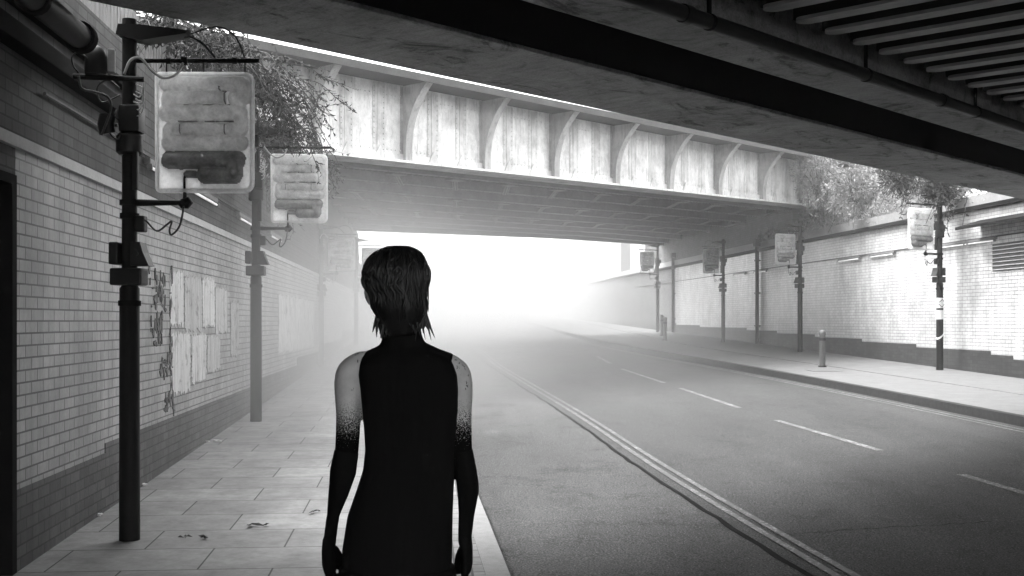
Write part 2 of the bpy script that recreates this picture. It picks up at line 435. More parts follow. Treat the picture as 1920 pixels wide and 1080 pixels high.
slab([(-14, 7.5, 2.60, 3.545), (7.5, 80, 2.60, 3.78)], 'upper_brickwork', M['dark_brick'], 0.004, .5, wall)
slab([(D0, D1, 2.37, 2.53)], 'lintel', M['dark_brick'], 0, .5, wall)
dr = tag(empty('door', (0, 0, 0), 0), 'black door in a dark recess at the left edge of the picture', 'door')
dr.location = wall.location; dr.rotation_euler = wall.rotation_euler
slab([(D0 + .08, D1 - .08, -.04, 2.31)], 'door_leaf', M['black_steel_or_shade'], .30, .36, dr)
mbf = MB(); mbf.box(D0 + .002, D0 + .08, -.01, .38, -.04, 2.368); mbf.box(D1 - .08, D1 - .002, -.01, .38, -.04, 2.368); mbf.box(D0 + .08, D1 - .08, -.01, .38, 2.31, 2.368)
mbf.build('door_frame', M['black_steel_or_shade'], dr)
mbf = MB(); mbf.tube([(D0+.2, .29, 1.0), (D0+.2, .24, 1.0), (D0+.3, .24, 1.0)], .011); mbf.build('handle', M['pipe_dark'], dr)

aR = math.atan2(1, RK); cR = math.hypot(1, RK)
wallr = tag(empty('brick_wall', (RX0, 0, 0), aR), 'long pale brick wall with stepped dark plinth on the right side of the street', 'wall')
def rwl(x): return rwY(x) * cR
stx = [1900, 1858, 1718, 1616, 1528, 1457, 1400, 1312, 1268]
stx = [2010] + stx
xs = [6.0] + [rwl(x) for x in stx] + [112.0]
zs = []
for i in range(len(xs) - 1): zs.append(.94 + .075 * (i - 4) + .02)
slab([(-10, 6.0, -.4, zs[0] - .08)] + [(xs[i], xs[i+1], -.3, zs[i]) for i in range(len(zs))], 'plinth', M['plinth_right'], -.5, .006, wallr)
slab([(-10, 6.0, zs[0] - .08, 3.5)] + [(xs[i], min(xs[i+1], rwl(1266)), zs[i], 3.84 if i else 3.5) for i in range(len(zs))], 'pale_brickwork', M['white_brick'], -.5, 0, wallr)
slab([(rwl(1266), 112, zs[-1], 3.84)], 'shade_toned_brickwork', M['dark_brick'], -.5, 0, wallr)  # far end of the pale wall coloured darker to tone down sunlight
slab([(rwl(2010), 112, 3.84, 3.93)], 'dark_ledge', M['black_steel_or_shade'], -.5, .10, wallr)
slab([(rwl(2010), 64, 3.93, 4.16), (64, 112, 3.93, 8.4)], 'coping_and_sky_block', M['kerb'], -.5, .03, wallr)  # far stretch is a tall block added to cover the bright sky

# ------------------------------------------------------------------ near bridge
aB = math.atan2(2200, 2030)
def bframe(O): return Matrix.Translation(O) @ Matrix.Rotation(aB, 4, 'Z')
ZN = 3.56
pL1 = at(155, 0, (ZN - EYE) * F / HY); O1 = Vector((pL1.x, pL1.y, 0))
B1 = bframe(O1); B1i = B1.inverted()
def nof(x, y, z):                                   # distance in from the far edge for a pixel on a plane at height z
    Y = (z - EYE) * F / (HY - y); p = B1i @ Vector(((x-HX)*Y/F, Y, 0)); return p.x, -p.y
n2 = nof(1920, 331, ZN)[1]; n3 = nof(1920, 283, ZN)[1]; n4 = nof(1920, 235, ZN)[1]
print('near bridge n', O1, n2, n3, n4, nof(1920, 369, ZN))
BEND = 17.0
nb = tag(empty('railway_bridge', O1, aB), 'low dark bridge overhead with bare concrete beams and joists, nearest the viewer', 'bridge')
T0, T1 = -7.0, 27.0
mb = MB(); mb.box(T0, T1, -n2, 0, ZN, 5.3, bev=.02); mb.build('edge_beam', M['soffit'], nb)
mb = MB(); mb.box(T0, T1, -n4, -n3, ZN, 5.0, bev=.02); mb.build('inner_beam', M['soffit'], nb)
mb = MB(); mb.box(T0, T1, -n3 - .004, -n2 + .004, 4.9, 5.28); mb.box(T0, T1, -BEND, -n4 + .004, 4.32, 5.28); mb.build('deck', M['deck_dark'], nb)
mb = MB(); mb.box(T0, T1, -n2 - .02, -n2 - .003, ZN + .03, 4.9); mb.box(T0, T1, -n3 + .003, -n3 + .02, ZN + .03, 4.9); mb.build('girder_web_or_shade_sheet', M['black_steel_or_shade'], nb)  # black sheets put the darkness of the unlit void into the colour
js = .45
for i in range(54):
    t = 2.6 + js * i + random.uniform(-.015, .015)
    if t > T1 - .5: break
    w = .078; poly = []
    na = -n4 - .16
    for k in range(9):
        a = math.pi * k / 8; poly.append((t + w * math.cos(a), na - .1 + w * math.sin(a)))
    poly += [(t - w, -BEND + .1), (t + w, -BEND + .1)]
    mb = MB(); mb.prism(poly, 2, ZN + .09, ZN + .115); jo = mb.build('joist', M['joist'], nb)
    mb = MB(); mb.box(t - .02, t + .02, -BEND + .1, na, ZN + .116, 4.318); mb.build('joist_web', M['black_steel_or_shade'], jo)  # web coloured black to paint the shade in the gaps between joists
for i in range(14):
    t = T0 + .8 + i * 2.3
    mb = MB(); mb.tube([(t, -n4 - .05, ZN - .055), (t + .03, -n4 - .05, ZN - .055)], .058, 14); mb.box(t, t + .03, -n4 - .06, -n4 - .04, ZN - .003, ZN + .52)
    mb.build('pipe_bracket', M['black_steel_or_shade'], nb)
pp = tag(empty('service_pipe', O1, aB), 'long dark pipe slung under the near bridge beside the joists', 'pipe')
mb = MB(); mb.tube([(T0, -n4 - .05, ZN - .055), (T1, -n4 - .05, ZN - .055)], .052, 14)
mb.build('pipe', M['pipe_dark'], pp, angle=40)
for i in range(8):
    mb = MB(); mb.tube([(T0 + 1.5 + i*4.1, -n4 - .05, ZN - .055), (T0 + 1.58 + i*4.1, -n4 - .05, ZN - .055)], .062, 14)
    mb.build('coupling', M['pipe_dark'], pp, angle=40)

# ------------------------------------------------------------------ far bridge
YR = rwY(1530); pR = at(1530, 383, YR)
UB = Vector((math.cos(aB), math.sin(aB), 0))
tt = (pR.x - (625 - HX)/F * YR) / (UB.x - (625 - HX)/F * UB.y)
O2 = Vector((pR.x, pR.y, 0)) - UB * tt
zbl = EYE + (HY - 283) * O2.y / F; zbr = pR.z
ztl = EYE + (HY - 104) * O2.y / F; ztr = EYE + (HY - 288) * YR / F
print('far bridge', O2, tt, zbl, zbr, ztl, ztr)
def zb(t): return zbl + (zbr - zbl) * t / tt
def zt(t): return ztl + (ztr - ztl) * t / tt - .20
fb = tag(empty('railway_bridge', O2, aB), 'pale riveted plate girder bridge with curved ribs, beyond the near bridge', 'bridge')
TA, TB = -5.0, tt + 4.5
NW = .42                                            # web stands this far behind the rib noses
gd = MB()
gd.add([(TA, NW, zb(TA)), (TB, NW, zb(TB)), (TB, NW, zt(TB)), (TA, NW, zt(TA)), (TA, NW+.04, zb(TA)), (TB, NW+.04, zb(TB)), (TB, NW+.04, zt(TB)), (TA, NW+.04, zt(TA))],
       [(0,1,2,3), (7,6,5,4), (0,4,5,1), (3,2,6,7), (0,3,7,4), (1,5,6,2)])
nst = 48
for i in range(int((TB - TA) / .11)):               # rivet rows on the bottom angle
    t = TA + .05 + i * .11
    gd.rivet((t, NW - .001, zb(t) + .22), (0, -1, 0))
    gd.rivet((t, NW - .001, zt(t) - .22), (0, -1, 0))
web = gd.build('girder_web_or_shade_sheet', M['girder'], fb)
mb = MB()
def slopebox(mb, t0, t1, y0, y1, f, d0, d1):
    mb.add([(t0, y0, f(t0)+d0), (t1, y0, f(t1)+d0), (t1, y1, f(t1)+d0), (t0, y1, f(t0)+d0), (t0, y0, f(t0)+d1), (t1, y0, f(t1)+d1), (t1, y1, f(t1)+d1), (t0, y1, f(t0)+d1)],
           [(3,2,1,0),(4,5,6,7),(0,1,5,4),(1,2,6,5),(2,3,7,6),(3,0,4,7)])
slopebox(mb, TA, TB, .12, NW + .35, zb, -.05, -.004)
slopebox(mb, TA, TB, NW - .035, NW - .002, zb, -.002, .15)
mb.build('bottom_flange', M['girder'], fb)
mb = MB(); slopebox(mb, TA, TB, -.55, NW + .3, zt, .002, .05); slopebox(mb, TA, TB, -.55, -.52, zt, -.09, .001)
mb.build('top_flange', M['girder_under'], fb)  # flange coloured dark to stand in for shade under the overhang
sp = tt / 8.05
for i in range(-1, 11):
    t = -.02 * sp + sp * i - .12
    if t < TA or t > TB: continue
    mb = MB(); prof = []
    H0, H1 = zb(t) + .01, zt(t) - .012
    for k in range(15):
        q = k / 14; z = H0 + (H1 - H0) * q
        out = .17 + .62 * max(0, (q - .12) / .88) ** 2.4
        prof.append((NW - out, z))
    poly = [(NW - .003, H0)] + prof + [(NW - .003, H1)]
    mb.prism(poly, 0, t - .012, t + .012)
    for a, b in zip(prof, prof[1:]):                # curved nose plate
        mb.add([(t-.085, a[0]-.015, a[1]), (t+.085, a[0]-.015, a[1]), (t+.085, a[0], a[1]), (t-.085, a[0], a[1]),
                (t-.085, b[0]-.015, b[1]), (t+.085, b[0]-.015, b[1]), (t+.085, b[0], b[1]), (t-.085, b[0], b[1])],
               [(0,1,5,4), (1,2,6,5), (2,3,7,6), (3,0,4,7)])
    mb.box(t - .07, t + .07, NW - .012, NW - .003, H0 + .15, H1)
    for k in range(12):
        z = H0 + .25 + k * .11
        if z < H1: mb.rivet((t - .05, NW - .012, z), (0, -1, 0), .018); mb.rivet((t + .05, NW - .012, z), (0, -1, 0), .018)
    mb.build('rib', M['girder_rib'], fb)
    for fr in (.36, .72):
        ts = t + sp * fr
        if ts > TB: continue
        mb = MB(); z0, z1 = zb(ts) + .15, zt(ts) - .02
        mb.box(ts - .15, ts + .15, NW - .014, NW - .003, z0, z1)
        mb.box(ts - .05, ts + .05, NW - .026, NW - .0145, z0, z1)
        mb.prism([(ts - .16, z0 - .14), (ts + .16, z0 - .14), (ts + .012, z0 + .12), (ts - .012, z0 + .12)], 1, NW - .055, NW - .04)
        for k in range(14):
            z = z0 + .06 + k * .1
            if z < z1: mb.rivet((ts - .12, NW - .014, z), (0, -1, 0), .018); mb.rivet((ts + .12, NW - .014, z), (0, -1, 0), .018)
        mb.build('stiffener', M['girder_grey'], fb)
# deck and under-structure
Bf = bframe(O2).inverted()
pa = Bf @ Vector(((665-HX)*((zbl+.05-EYE)*F/(HY-440))/F, (zbl+.05-EYE)*F/(HY-440), 0))
pb = Bf @ Vector(((1240-HX)*((zbr+.05-EYE)*F/(HY-460))/F, (zbr+.05-EYE)*F/(HY-460), 0))
ks = (pb.y - pa.y) / (pb.x - pa.x)
def farY(t): return pa.y + ks * (t - pa.x)
print('far edge', pa, pb)
TFA, TFB = -16.0, 46.0
def zd(t): return zb(max(-6, min(t, 24)))
dk = MB()
dk.add([(TFA, NW+.3, zd(TFA)+.22), (-6, NW+.3, zd(-6)+.22), (24, NW+.3, zd(24)+.22), (TFB, NW+.3, zd(TFB)+.22), (TFB, farY(TFB), zd(TFB)+.22), (24, farY(24), zd(24)+.22), (-6, farY(-6), zd(-6)+.22), (TFA, farY(TFA), zd(TFA)+.22)],
       [(0, 1, 6, 7), (1, 2, 5, 6), (2, 3, 4, 5)])
b = len(dk.v); dk.v += [(x, y, z + .7) for x, y, z in dk.v[:8]]
dk.f += [(b, b+1, b+6, b+7), (b+1, b+2, b+5, b+6), (b+2, b+3, b+4, b+5), (7, 6, b+6, b+7), (6, 5, b+5, b+6), (5, 4, b+4, b+5), (0, 1, b+1, b), (1, 2, b+2, b+1), (2, 3, b+3, b+2), (0, 7, b+7, b), (3, 4, b+4, b+3)]; dk.m += [0]*11
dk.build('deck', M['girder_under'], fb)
for i in range(11):                                  # long riveted beams
    y0 = NW + 1.3 + i * 1.75
    mb = MB()
    ta = -7.0; tb = 44.0
    while farY(ta) < y0 + .3 and ta < tb: ta += .25
    while farY(tb) < y0 + .3 and tb > ta: tb -= .25
    if ta >= tb - 1: break
    for ua, ub in ((ta, min(tb, 24.0)), (24.0, tb)):
        if ub - ua > .1: slopebox(mb, ua, ub, y0 - .012, y0 + .012, zd, .0, .218); slopebox(mb, ua, ub, y0 - .10, y0 + .10, zd, -.02, -.001)
    for k in range(int((tb - ta) / .16)):
        t = ta + k * .16
        for dy in (-.07, .07): mb.rivet((t, y0 + dy, zd(t) - .021), (0, 0, -1), .024, .016)
    mb.build('beam', M['rivet_steel'], fb)
mb = MB()
for t0_, t1_ in ((-6.0, 24.0), (24.0, 45.5)):
    A_, B_ = farY(t0_) - .02, farY(t1_) - .02; z0, z1 = zd(t0_), zd(t1_)
    mb.add([(t0_, A_, z0-.06), (t1_, B_, z1-.06), (t1_, B_+.3, z1-.06), (t0_, A_+.3, z0-.06), (t0_, A_, z0+1.3), (t1_, B_, z1+1.3), (t1_, B_+.3, z1+1.3), (t0_, A_+.3, z0+1.3)],
           [(3,2,1,0),(4,5,6,7),(0,1,5,4),(1,2,6,5),(2,3,7,6),(3,0,4,7)])
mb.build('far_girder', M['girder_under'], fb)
for i in range(27):                                  # diagonal bracing with gussets
    t = -4 + i * 1.75
    for j in range(3):
        y0 = NW + 1.3 + j * 3.5; y1 = y0 + 1.75
        if y1 > min(farY(t - .3), farY(t + 2.1)) - .4: continue
        mb = MB(); A_ = Vector((t, y0, zd(t) - .045)); C_ = Vector((t + 1.75, y1, zd(t+1.75) - .045))
        d = (C_ - A_); n = Vector((-d.y, d.x, 0)).normalized() * .06
        mb.add([A_ - n, A_ + n, C_ + n, C_ - n, A_ - n + Vector((0,0,.02)), A_ + n + Vector((0,0,.02)), C_ + n + Vector((0,0,.02)), C_ - n + Vector((0,0,.02))], [(3,2,1,0),(4,5,6,7),(0,1,5,4),(1,2,6,5),(2,3,7,6),(3,0,4,7)])
        mb.box(t - .18, t + .22, y0 - .14, y0 + .14, zd(t) - .07, zd(t) - .05)
        for k in range(15):
            p = A_ + d * (k / 15)
            mb.rivet(p + n*.5, (0, 0, -1), .022, .014); mb.rivet(p - n*.5, (0, 0, -1), .022, .014)
        mb.build('brace', M['rivet_steel'], fb)
# abutments above the side walls
ab = tag(empty('bridge_abutment', (LX0, 0, 0), aL), 'dark brick abutment carrying the far bridge on the left wall', 'abutment')
slab([(20.5, 46, 3.79, 4.9)], 'brickwork', M['dark_brick'], .02, 1.6, ab)
ab2 = tag(empty('bridge_abutment', (RX0, 0, 0), aR), 'dark abutment carrying the far bridge on the right wall', 'abutment')
slab([(36.5, 58, 4.17, 5.3)], 'brickwork', M['dark_brick'], -1.6, -.02, ab2)
ab3 = tag(empty('bridge_abutment', (LX0, 0, 0), aL), 'sooty abutment carrying the near bridge above the left wall', 'abutment')
slab([(-14, 7.0, 3.552, 5.0)], 'brickwork', M['dark_brick'], .35, 1.6, ab3)

# ------------------------------------------------------------------ poles with inflated panels
def make_pole():
    e = empty('pole')
    mb = MB(); mb.tube([(0,0,-.05), (0,0,1.70), (0,0,1.72), (0,0,3.52)], [.069, .066, .052, .048], 16); mb.build('shaft', M['pole'], e, angle=40)
    mb = MB()
    for z, r in ((2.28, .066), (2.19, .064), (1.60, .075), (2.66, .062)): mb.tube([(0,0,z-.018), (0,0,z+.018)], r, 16)
    mb.build('strap', M['black_steel_or_shade'], e, angle=40)
    mb = MB(); mb.box(-.115, -.05, -.09, .05, 1.86, 2.01, bev=.012); mb.box(-.105, .11, -.10, .06, 1.72, 1.835, bev=.014); mb.build('clamp_box', M['box'], e)
    mb = MB(); mb.prism([(.03, 1.85), (.155, 1.85), (.115, 1.94), (.095, 2.01), (.03, 2.01)], 1, -.085, .05); mb.tube([(.075, -.085, 1.93), (.075, -.095, 1.93)], .014, 8); mb.build('hood_box', M['box'], e)
    mb = MB(); mb.box(.045, .115, -.05, .03, 2.08, 2.19, bev=.012); mb.build('junction_box', M['box'], e)
    mb = MB(); mb.tube([(.0,0,2.60), (0,0,2.62), (0,0,2.73), (0,0,2.75)], [.07, .088, .088, .07], 18); mb.box(-.05, .09, -.085, .06, 2.75, 2.93, bev=.015); mb.build('drum', M['box'], e, angle=40)
    mb = MB(); mb.box(.035, .075, -.07, -.03, 2.36, 2.62, bev=.01); mb.build('ballast', M['box'], e)
    mb = MB(); mb.tube([(-.16,.0,2.80), (-.13,-.03,2.80), (-.07,-.03,2.80)], .012, 8); mb.tube([(-.13,-.05,2.86), (-.14,-.06,2.80), (-.13,-.05,2.74)], .055, 12); mb.build('sounder', M['box'], e, angle=40)
    mb = MB(); mb.prism([(-.065, 3.40), (-.05, 3.47), (.10, 3.465), (.42, 3.425), (.40, 3.405), (.10, 3.36)], 1, -.09, .07); mb.build('lamp_head', M['box'], e)
    mb = MB(); mb.tube([(0,0,3.24), (.88,0,3.24)], .015, 10); mb.tube([(.355,0,3.24), (.395,0,3.24)], .032, 12); mb.tube([(.70,0,3.24), (.73,0,3.24)], .024, 12); mb.tube([(.25,0,3.24), (.28,0,3.24)], .022, 12); mb.build('arm', M['pole'], e, angle=40)
    mb = MB(); mb.tube([(0,0,2.28), (.12,0,2.28), (.34,0,2.28)], [.026, .022, .017], 10); mb.tube([(.335,0,2.26), (.345,0,2.27), (.395,0,2.27), (.41,0,2.28), (.395,0,2.295), (.345,0,2.295)], [.01,.03,.03,.022,.03,.01], 10); mb.build('bracket', M['pole'], e, angle=40)
    mb = MB(); mb.tube(catmull([(.09,-.03,2.17), (.13,-.05,2.15), (.2,-.05,2.085), (.27,-.05,2.13), (.30,-.05,2.15), (.285,-.05,2.09), (.30,-.05,2.06), (.35,-.04,2.12), (.375,-.02,2.26)], 6), .007, 6); mb.build('cable', M['cable'], e, smooth=True)
    mb = MB(); mb.tube(catmull([(.37,0,3.40), (.42,0,3.40), (.50,-.02,3.35), (.58,0,3.26)], 5), .008, 6); mb.build('cable', M['cable'], e, smooth=True)
    mb = MB(); mb.tube(catmull([(.42,-.02,3.42), (.60,-.04,3.46), (.72,-.03,3.40), (.78,0,3.26)], 5), .006, 6); mb.build('cable', M['cable'], e, smooth=True)
    mb = MB(); mb.tube(catmull([(-.06,-.03,3.05), (-.13,-.05,3.1), (-.2,-.05,3.05), (-.17,-.05,2.95), (-.05,-.04,3.0)], 6), .006, 6); mb.build('cable', M['cable'], e, smooth=True)
    mb = MB(); mb.tube(catmull([(-.07,-.05,2.9), (-.11,-.07,2.75), (-.05,-.08,2.70), (-.03,-.07,2.8)], 6), .006, 6); mb.build('cable', M['cable'], e, smooth=True)
    mb = MB(); mb.tube(catmull([(-.02,-.05,3.14), (.03,-.07,3.23), (.10,-.07,3.24), (.17,-.07,3.16), (.25,-.06,3.11), (.33,-.05,3.14), (.37,-.03,3.22)], 7), .009, 7); mb.build('pale_cable', M['cable_pale'], e, smooth=True)
    mb = MB()
    for k in range(4): mb.tube(catmull([(.06,-.06,3.12 - .05*k), (.12,-.08,3.08 - .05*k), (.10,-.09,2.98 - .04*k), (.05,-.07,3.0 - .05*k)], 6), .0045, 5)
    mb.build('cable_coil', M['cable_pale'], e, smooth=True)
    return e
PX0, PX1, PZ0, PZ1 = .188, .83, 2.36, 3.147
def make_panel():
    e = empty('inflated_panel'); k = (PX1 - PX0) / 178.0
    def P(x, y): return PX0 + (x - 295) * k, PZ1 - (y - 140) * (PZ1 - PZ0) / 217.0
    # sheet with rounded corners
    rc = .05; outline = []
    for cx, cz, a0 in ((PX1-rc, PZ1-rc, 0), (PX0+rc*.4, PZ1-rc*.4, 90), (PX0+rc*.5, PZ0+rc*.5, 180), (PX1-rc, PZ0+rc, 270)):
        rr = rc if cx > .5 else rc*.45
        for j in range(6):
            a = R(a0 + 90*j/5); outline.append((cx + rr*math.cos(a), cz + rr*math.sin(a)))
    mb = MB(); mb.prism(outline, 1, -.010, .010); mb.build('sheet', M['sheet'], e)
    mb = MB(); loop = [Vector((x, 0, z)) for x, z in outline] ; mb.tube(loop + [loop[0]], .017, 8, cap=False); mb.build('rim', M['sheet'], e, smooth=True)
    up = [((312,158),(452,158),13), ((455,160),(458,184),13), ((318,184),(412,184),13), ((318,184),(316,210),13), ((314,212),(450,212),15), ((440,184),(452,208),12),
          ((335,243),(450,243),13), ((452,214),(452,243),13), ((318,243),(322,243),11), ((318,268),(452,268),14), ((318,245),(318,266),12)]
    dn = [((320,300),(445,300),16), ((438,302),(440,326),16), ((385,328),(440,328),15), ((352,326),(385,328),6)]
    def hf(segs, name, mat, nx=84, nz=100):
        mb = MB(); idx = {}; H = {}
        for i in range(nx + 1):
            for j in range(nz + 1):
                px = 297 + 174*i/nx; py = 142 + 213*j/nz; h = -1
                for (a, b, r) in segs:
                    ax, ay = a; bx, by = b; dx, dy = bx-ax, by-ay; L = dx*dx + dy*dy
                    q = max(0, min(1, ((px-ax)*dx + (py-ay)*dy) / L)); d = math.hypot(px-ax-q*dx, py-ay-q*dy)
                    rr = r * (1 + .10*mnoise.noise(Vector((px*.05, py*.05, 3)))  + .07*mnoise.noise(Vector((px*.14, py*.14, 9))))
                    if d < rr: h = max(h, math.sqrt(1 - (d/rr)**2) * rr)
                H[i, j] = h
        for sgn in (-1, 1):
            for i in range(nx):
                for j in range(nz):
                    c = [(i, j), (i+1, j), (i+1, j+1), (i, j+1)]
                    if max(H[q] for q in c) <= 0: continue
                    f = []
                    for q in c:
                        key = (q, sgn)
                        if key not in idx:
                            px = 297 + 174*q[0]/nx; py = 142 + 213*q[1]/nz; x, z = P(px, py); hh = max(0, H[q]) * k * 1.35
                            idx[key] = len(mb.v); mb.v.append((x, sgn * (.0095 + hh if hh > 0 else .0092), z))
                        f.append(idx[key])
                    mb.f.append(tuple(f if sgn < 0 else f[::-1])); mb.m.append(0)
        return mb.build(name, mat, e, smooth=True, fixn=False)
    hf(up, 'cell', M['cell']); hf(dn, 'liquid_cell', M['liquid'])
    mb = MB(); x0, z0 = P(347, 326)
    mb.tube(catmull([(.374,0,2.30), (.374,0,2.40), (.374,0,2.445), (.39,-.004,2.468), (.43,-.01,2.47), (.50,-.02,2.462)], 6), [.013]*31, 10)
    mb.build('outlet_pipe', M['pole'], e, smooth=True)
    for x in (.25, .50, .78):
        mb = MB(); mb.tube([(x, 0, PZ1 - .01), (x, 0, 3.24)], .006, 6); mb.build('hanger', M['cable'], e)
    for x, y0, y1 in ((425, 172, 198), (342, 231, 256), (425, 231, 256), (415, 164, 172)):
        for sg in (-1, 1):
            xa_, za_ = P(x, y0); xb_, zb_ = P(x, y1); mb = MB(); d_ = 15*k*1.3
            mb.tube([(xa_, sg*.012, za_), (xa_, sg*d_, (za_*3+zb_)/4), (xb_, sg*d_, (za_+zb_*3)/4), (xb_, sg*.012, zb_)], .0045, 6); mb.build('seam', M['liquid'], e, smooth=True)
    for y, x0, x1 in ((171, 335, 425), (198, 320, 432), (228, 335, 445), (257, 310, 440), (285, 312, 452)):
        for sg in (-1, 1):
            xa_, za_ = P(x0, y); xb_, zb_ = P(x1, y); mb = MB()
            mb.tube([(xa_ + (xb_-xa_)*q/8, sg*.016, za_ + .003*math.sin(q*2.1+y)) for q in range(9)], .0055, 6); mb.build('seam', M['liquid'], e, smooth=True)
    return e
pole0 = make_pole(); panel0 = make_panel()
RA = math.pi + R(27)
spots = [  # base point, rotation, scale, pole label, panel label
    (gpt(243, 1012), 0, 1.0, 'tall black pole nearest the viewer, standing left on the slabbed pavement', 'large pale quilted panel hung from the nearest black pole on the left'),
    (at(480, 602, 15.4), R(2), 1.11, 'greyed pole second nearest on the left pavement, beside the torn posters', 'misty pale quilted panel left of the far bridge, second along the left wall'),
    (at(602, 602, 27.5), R(0), .95, 'faint pole third along the left wall, half lost in mist', 'faint quilted panel third along the left wall, behind the second one'),
    (at(668, 602, 39.0), R(0), 1.02, 'farthest and faintest pole by the left wall', 'faintest quilted panel at the far end of the left wall'),
    (at(1762, 602, 25.6), RA, 1.11, 'black pole with white stickers nearest on the right pavement', 'pale quilted panel with dark bottom cell on the nearest right hand pole'),
    (at(1500, 602, 33.8), RA, 1.07, 'black pole at the edge of the far bridge shadow on the right pavement', 'dim quilted panel under the end of the far bridge girder on the right'),
    (at(1356, 602, 41.0), RA, 1.02, 'dark pole in the shade under the far bridge, third on the right', 'dark quilted panel deep under the far bridge on the right'),
    (at(1233, 602, 52.0), RA, 1.12, 'thin grey pole farthest away on the right pavement', 'small grey quilted panel on the farthest right hand pole'),
]
poles = []
for i, (p, rz, s_, l1, l2) in enumerate(spots):
    a = pole0 if i == 0 else copy_tree(pole0); b_ = panel0 if i == 0 else copy_tree(panel0)
    off = 0.0 if i < 4 else RPAV
    for o in (a, b_): o.location = (p.x, p.y, gz(p.y) + off); o.rotation_euler = (0, 0, rz); o.scale = (s_,)*3
    tag(a, l1, 'pole', 'black poles along both pavements'); tag(b_, l2, 'panel', 'quilted panels hung from the poles')
    poles.append(a)
r1 = poles[4]
def band(z0, z1, nm='sticker', mat='sticker', a0=0, a1=360, tilt=0):
    mb = MB(); n = 16; r = .0692
    for j in range(n):
        a, b = R(a0 + (a1-a0)*j/n), R(a0 + (a1-a0)*(j+1)/n)
        da, db = tilt*math.sin(a), tilt*math.sin(b)
        mb.add([(r*math.cos(a), r*math.sin(a), z0+tilt*math.cos(a)), (r*math.cos(b), r*math.sin(b), z0+tilt*math.cos(b)), (r*math.cos(b), r*math.sin(b), z1+tilt*math.cos(b)), (r*math.cos(a), r*math.sin(a), z1+tilt*math.cos(a))], [(0,1,2,3)])
    o = mb.build(nm, M[mat], r1, fixn=False)
band(1.00, 1.18); band(1.22, 1.42); band(.66, .70, tilt=-.06)
mb = MB()
for zc in (1.27, 1.36):
    mb.tube([Vector((.0705*math.cos(a), .0705*math.sin(a), zc + .025*math.sin(3*a + zc*30))) for a in [R(20 + 12*k) for k in range(14)]], .006, 5)
mb.build('scrawl', M['pole'], r1)

# ------------------------------------------------------------------ bollards, drainpipes, tubes, vents, cover
def make_bollard():
    e = empty('bollard')
    mb = MB(); mb.tube([(0,0,-.03), (0,0,.72), (0,0,.74), (0,0,.80), (0,0,.83), (0,0,.845)], [.07, .066, .074, .074, .05, .012], 16); mb.build('post', M['galv'], e, angle=45)
    mb = MB(); mb.tube([(0,0,-.01), (0,0,.03)], .095, 16); mb.build('base', M['kerb_dark'], e, angle=45)
    mb = MB(); mb.tube([(0,0,.60), (0,0,.66)], .0685, 16); mb.build('band', M['kerb_dark'], e, angle=45)
    return e
b0 = make_bollard()
for i, (x, y, l) in enumerate(((1542, 688, 'grey bollard nearest the viewer on the right pavement, between kerb and wall'), (1247, 638, 'dark bollard far along the right kerb, the nearer of two'), (1241, 630, 'far bollard half hidden behind another at the right kerb'))):
    o = b0 if i == 0 else copy_tree(b0); p = gpt(x, y, RPAV); o.location = p; tag(o, l, 'bollard', 'bollards on the right pavement')
def wl(parent_loc, ang, x, y, z):
    return Matrix.Translation(parent_loc) @ Matrix.Rotation(ang, 4, 'Z') @ Vector((x, y, z))
for x, l in ((1425, 'dark drainpipe running up the right wall under the far bridge'), (1266, 'grey drainpipe far along the right wall')):
    X_ = rwl(x); Y_ = X_ / cR; p = wl((RX0,0,0), aR, X_, .10, gz(Y_))
    e = tag(empty('drainpipe', p, aR), l, 'drainpipe')
    mb = MB(); mb.tube([(0,0,.02), (0,0,3.3)], .065, 12); mb.build('pipe', M['pole'], e, smooth=True)
    mb = MB(); mb.prism([(-.12, 3.3), (.12, 3.3), (.17, 3.5), (-.17, 3.5)], 1, -.09, .1); mb.build('hopper', M['pole'], e)
    mb = MB()
    for z in (.6, 1.7, 2.8): mb.box(-.09, .09, -.098, .07, z, z + .05)
    mb.build('bracket', M['pole'], e)
def tube_light(wallloc, ang, sgn, x, z, L, label):
    e = tag(empty('tube_light', wl(wallloc, ang, x, sgn*.005, z), ang), label, 'light', 'tube lights along the walls')
    mb = MB(); mb.box(0, L, min(0, sgn*.06), max(0, sgn*.06), .012, .06, bev=.006); mb.build('batten', M['batten'], e)
    mb = MB(); mb.tube([(.04, sgn*.05, -.015), (L-.04, sgn*.05, -.015)], .013, 10); mb.build('tube', M['tube'], e, smooth=True)
    mb = MB(); mb.box(.0, .04, sgn*.05-.022, sgn*.05+.022, -.036, .011); mb.box(L-.04, L, sgn*.05-.022, sgn*.05+.022, -.036, .011); mb.build('end_cap', M['batten'], e)
ltx = [(268, 1.2, 'tube light glowing behind the nearest black pole on the left wall'), (350, 1.5, 'tube light under the large pale panel on the left wall'), (440, 1.5, 'tube light just left of the second pole on the left wall'), (500, 1.5, 'tube light between the second and third pole on the left wall')]
for x, L, l in ltx: tube_light((LX0,0,0), aL, -1, lw(x), 2.86, L, l)
for x, L, l in ((1870, 1.3, 'tube light beside the vent grille at the right end of the right wall'), (1820, 1.5, 'tube light right of the stickered pole on the right wall'), (1680, 1.5, 'tube light left of the nearest right panel'), (1615, 1.5, 'tube light in the middle of the bright right wall'), (1440, 1.4, 'tube light by the dark drainpipe under the far bridge'), (1400, 1.4, 'tube light left of the dark drainpipe under the far bridge')):
    tube_light((RX0,0,0), aR, 1, rwl(x), 3.16, L, l)
mb = MB(); mb.tube([wl((RX0,0,0), aR, x, .02, 3.235) for x in (8, 60)], .014, 6)
tag(mb.build('conduit', M['grille']), 'thin conduit running above the tube lights on the right wall', 'conduit')
mb = MB(); mb.tube([wl((LX0,0,0), aL, x, -.02, 2.95) for x in (7.5, 40)], .012, 6)
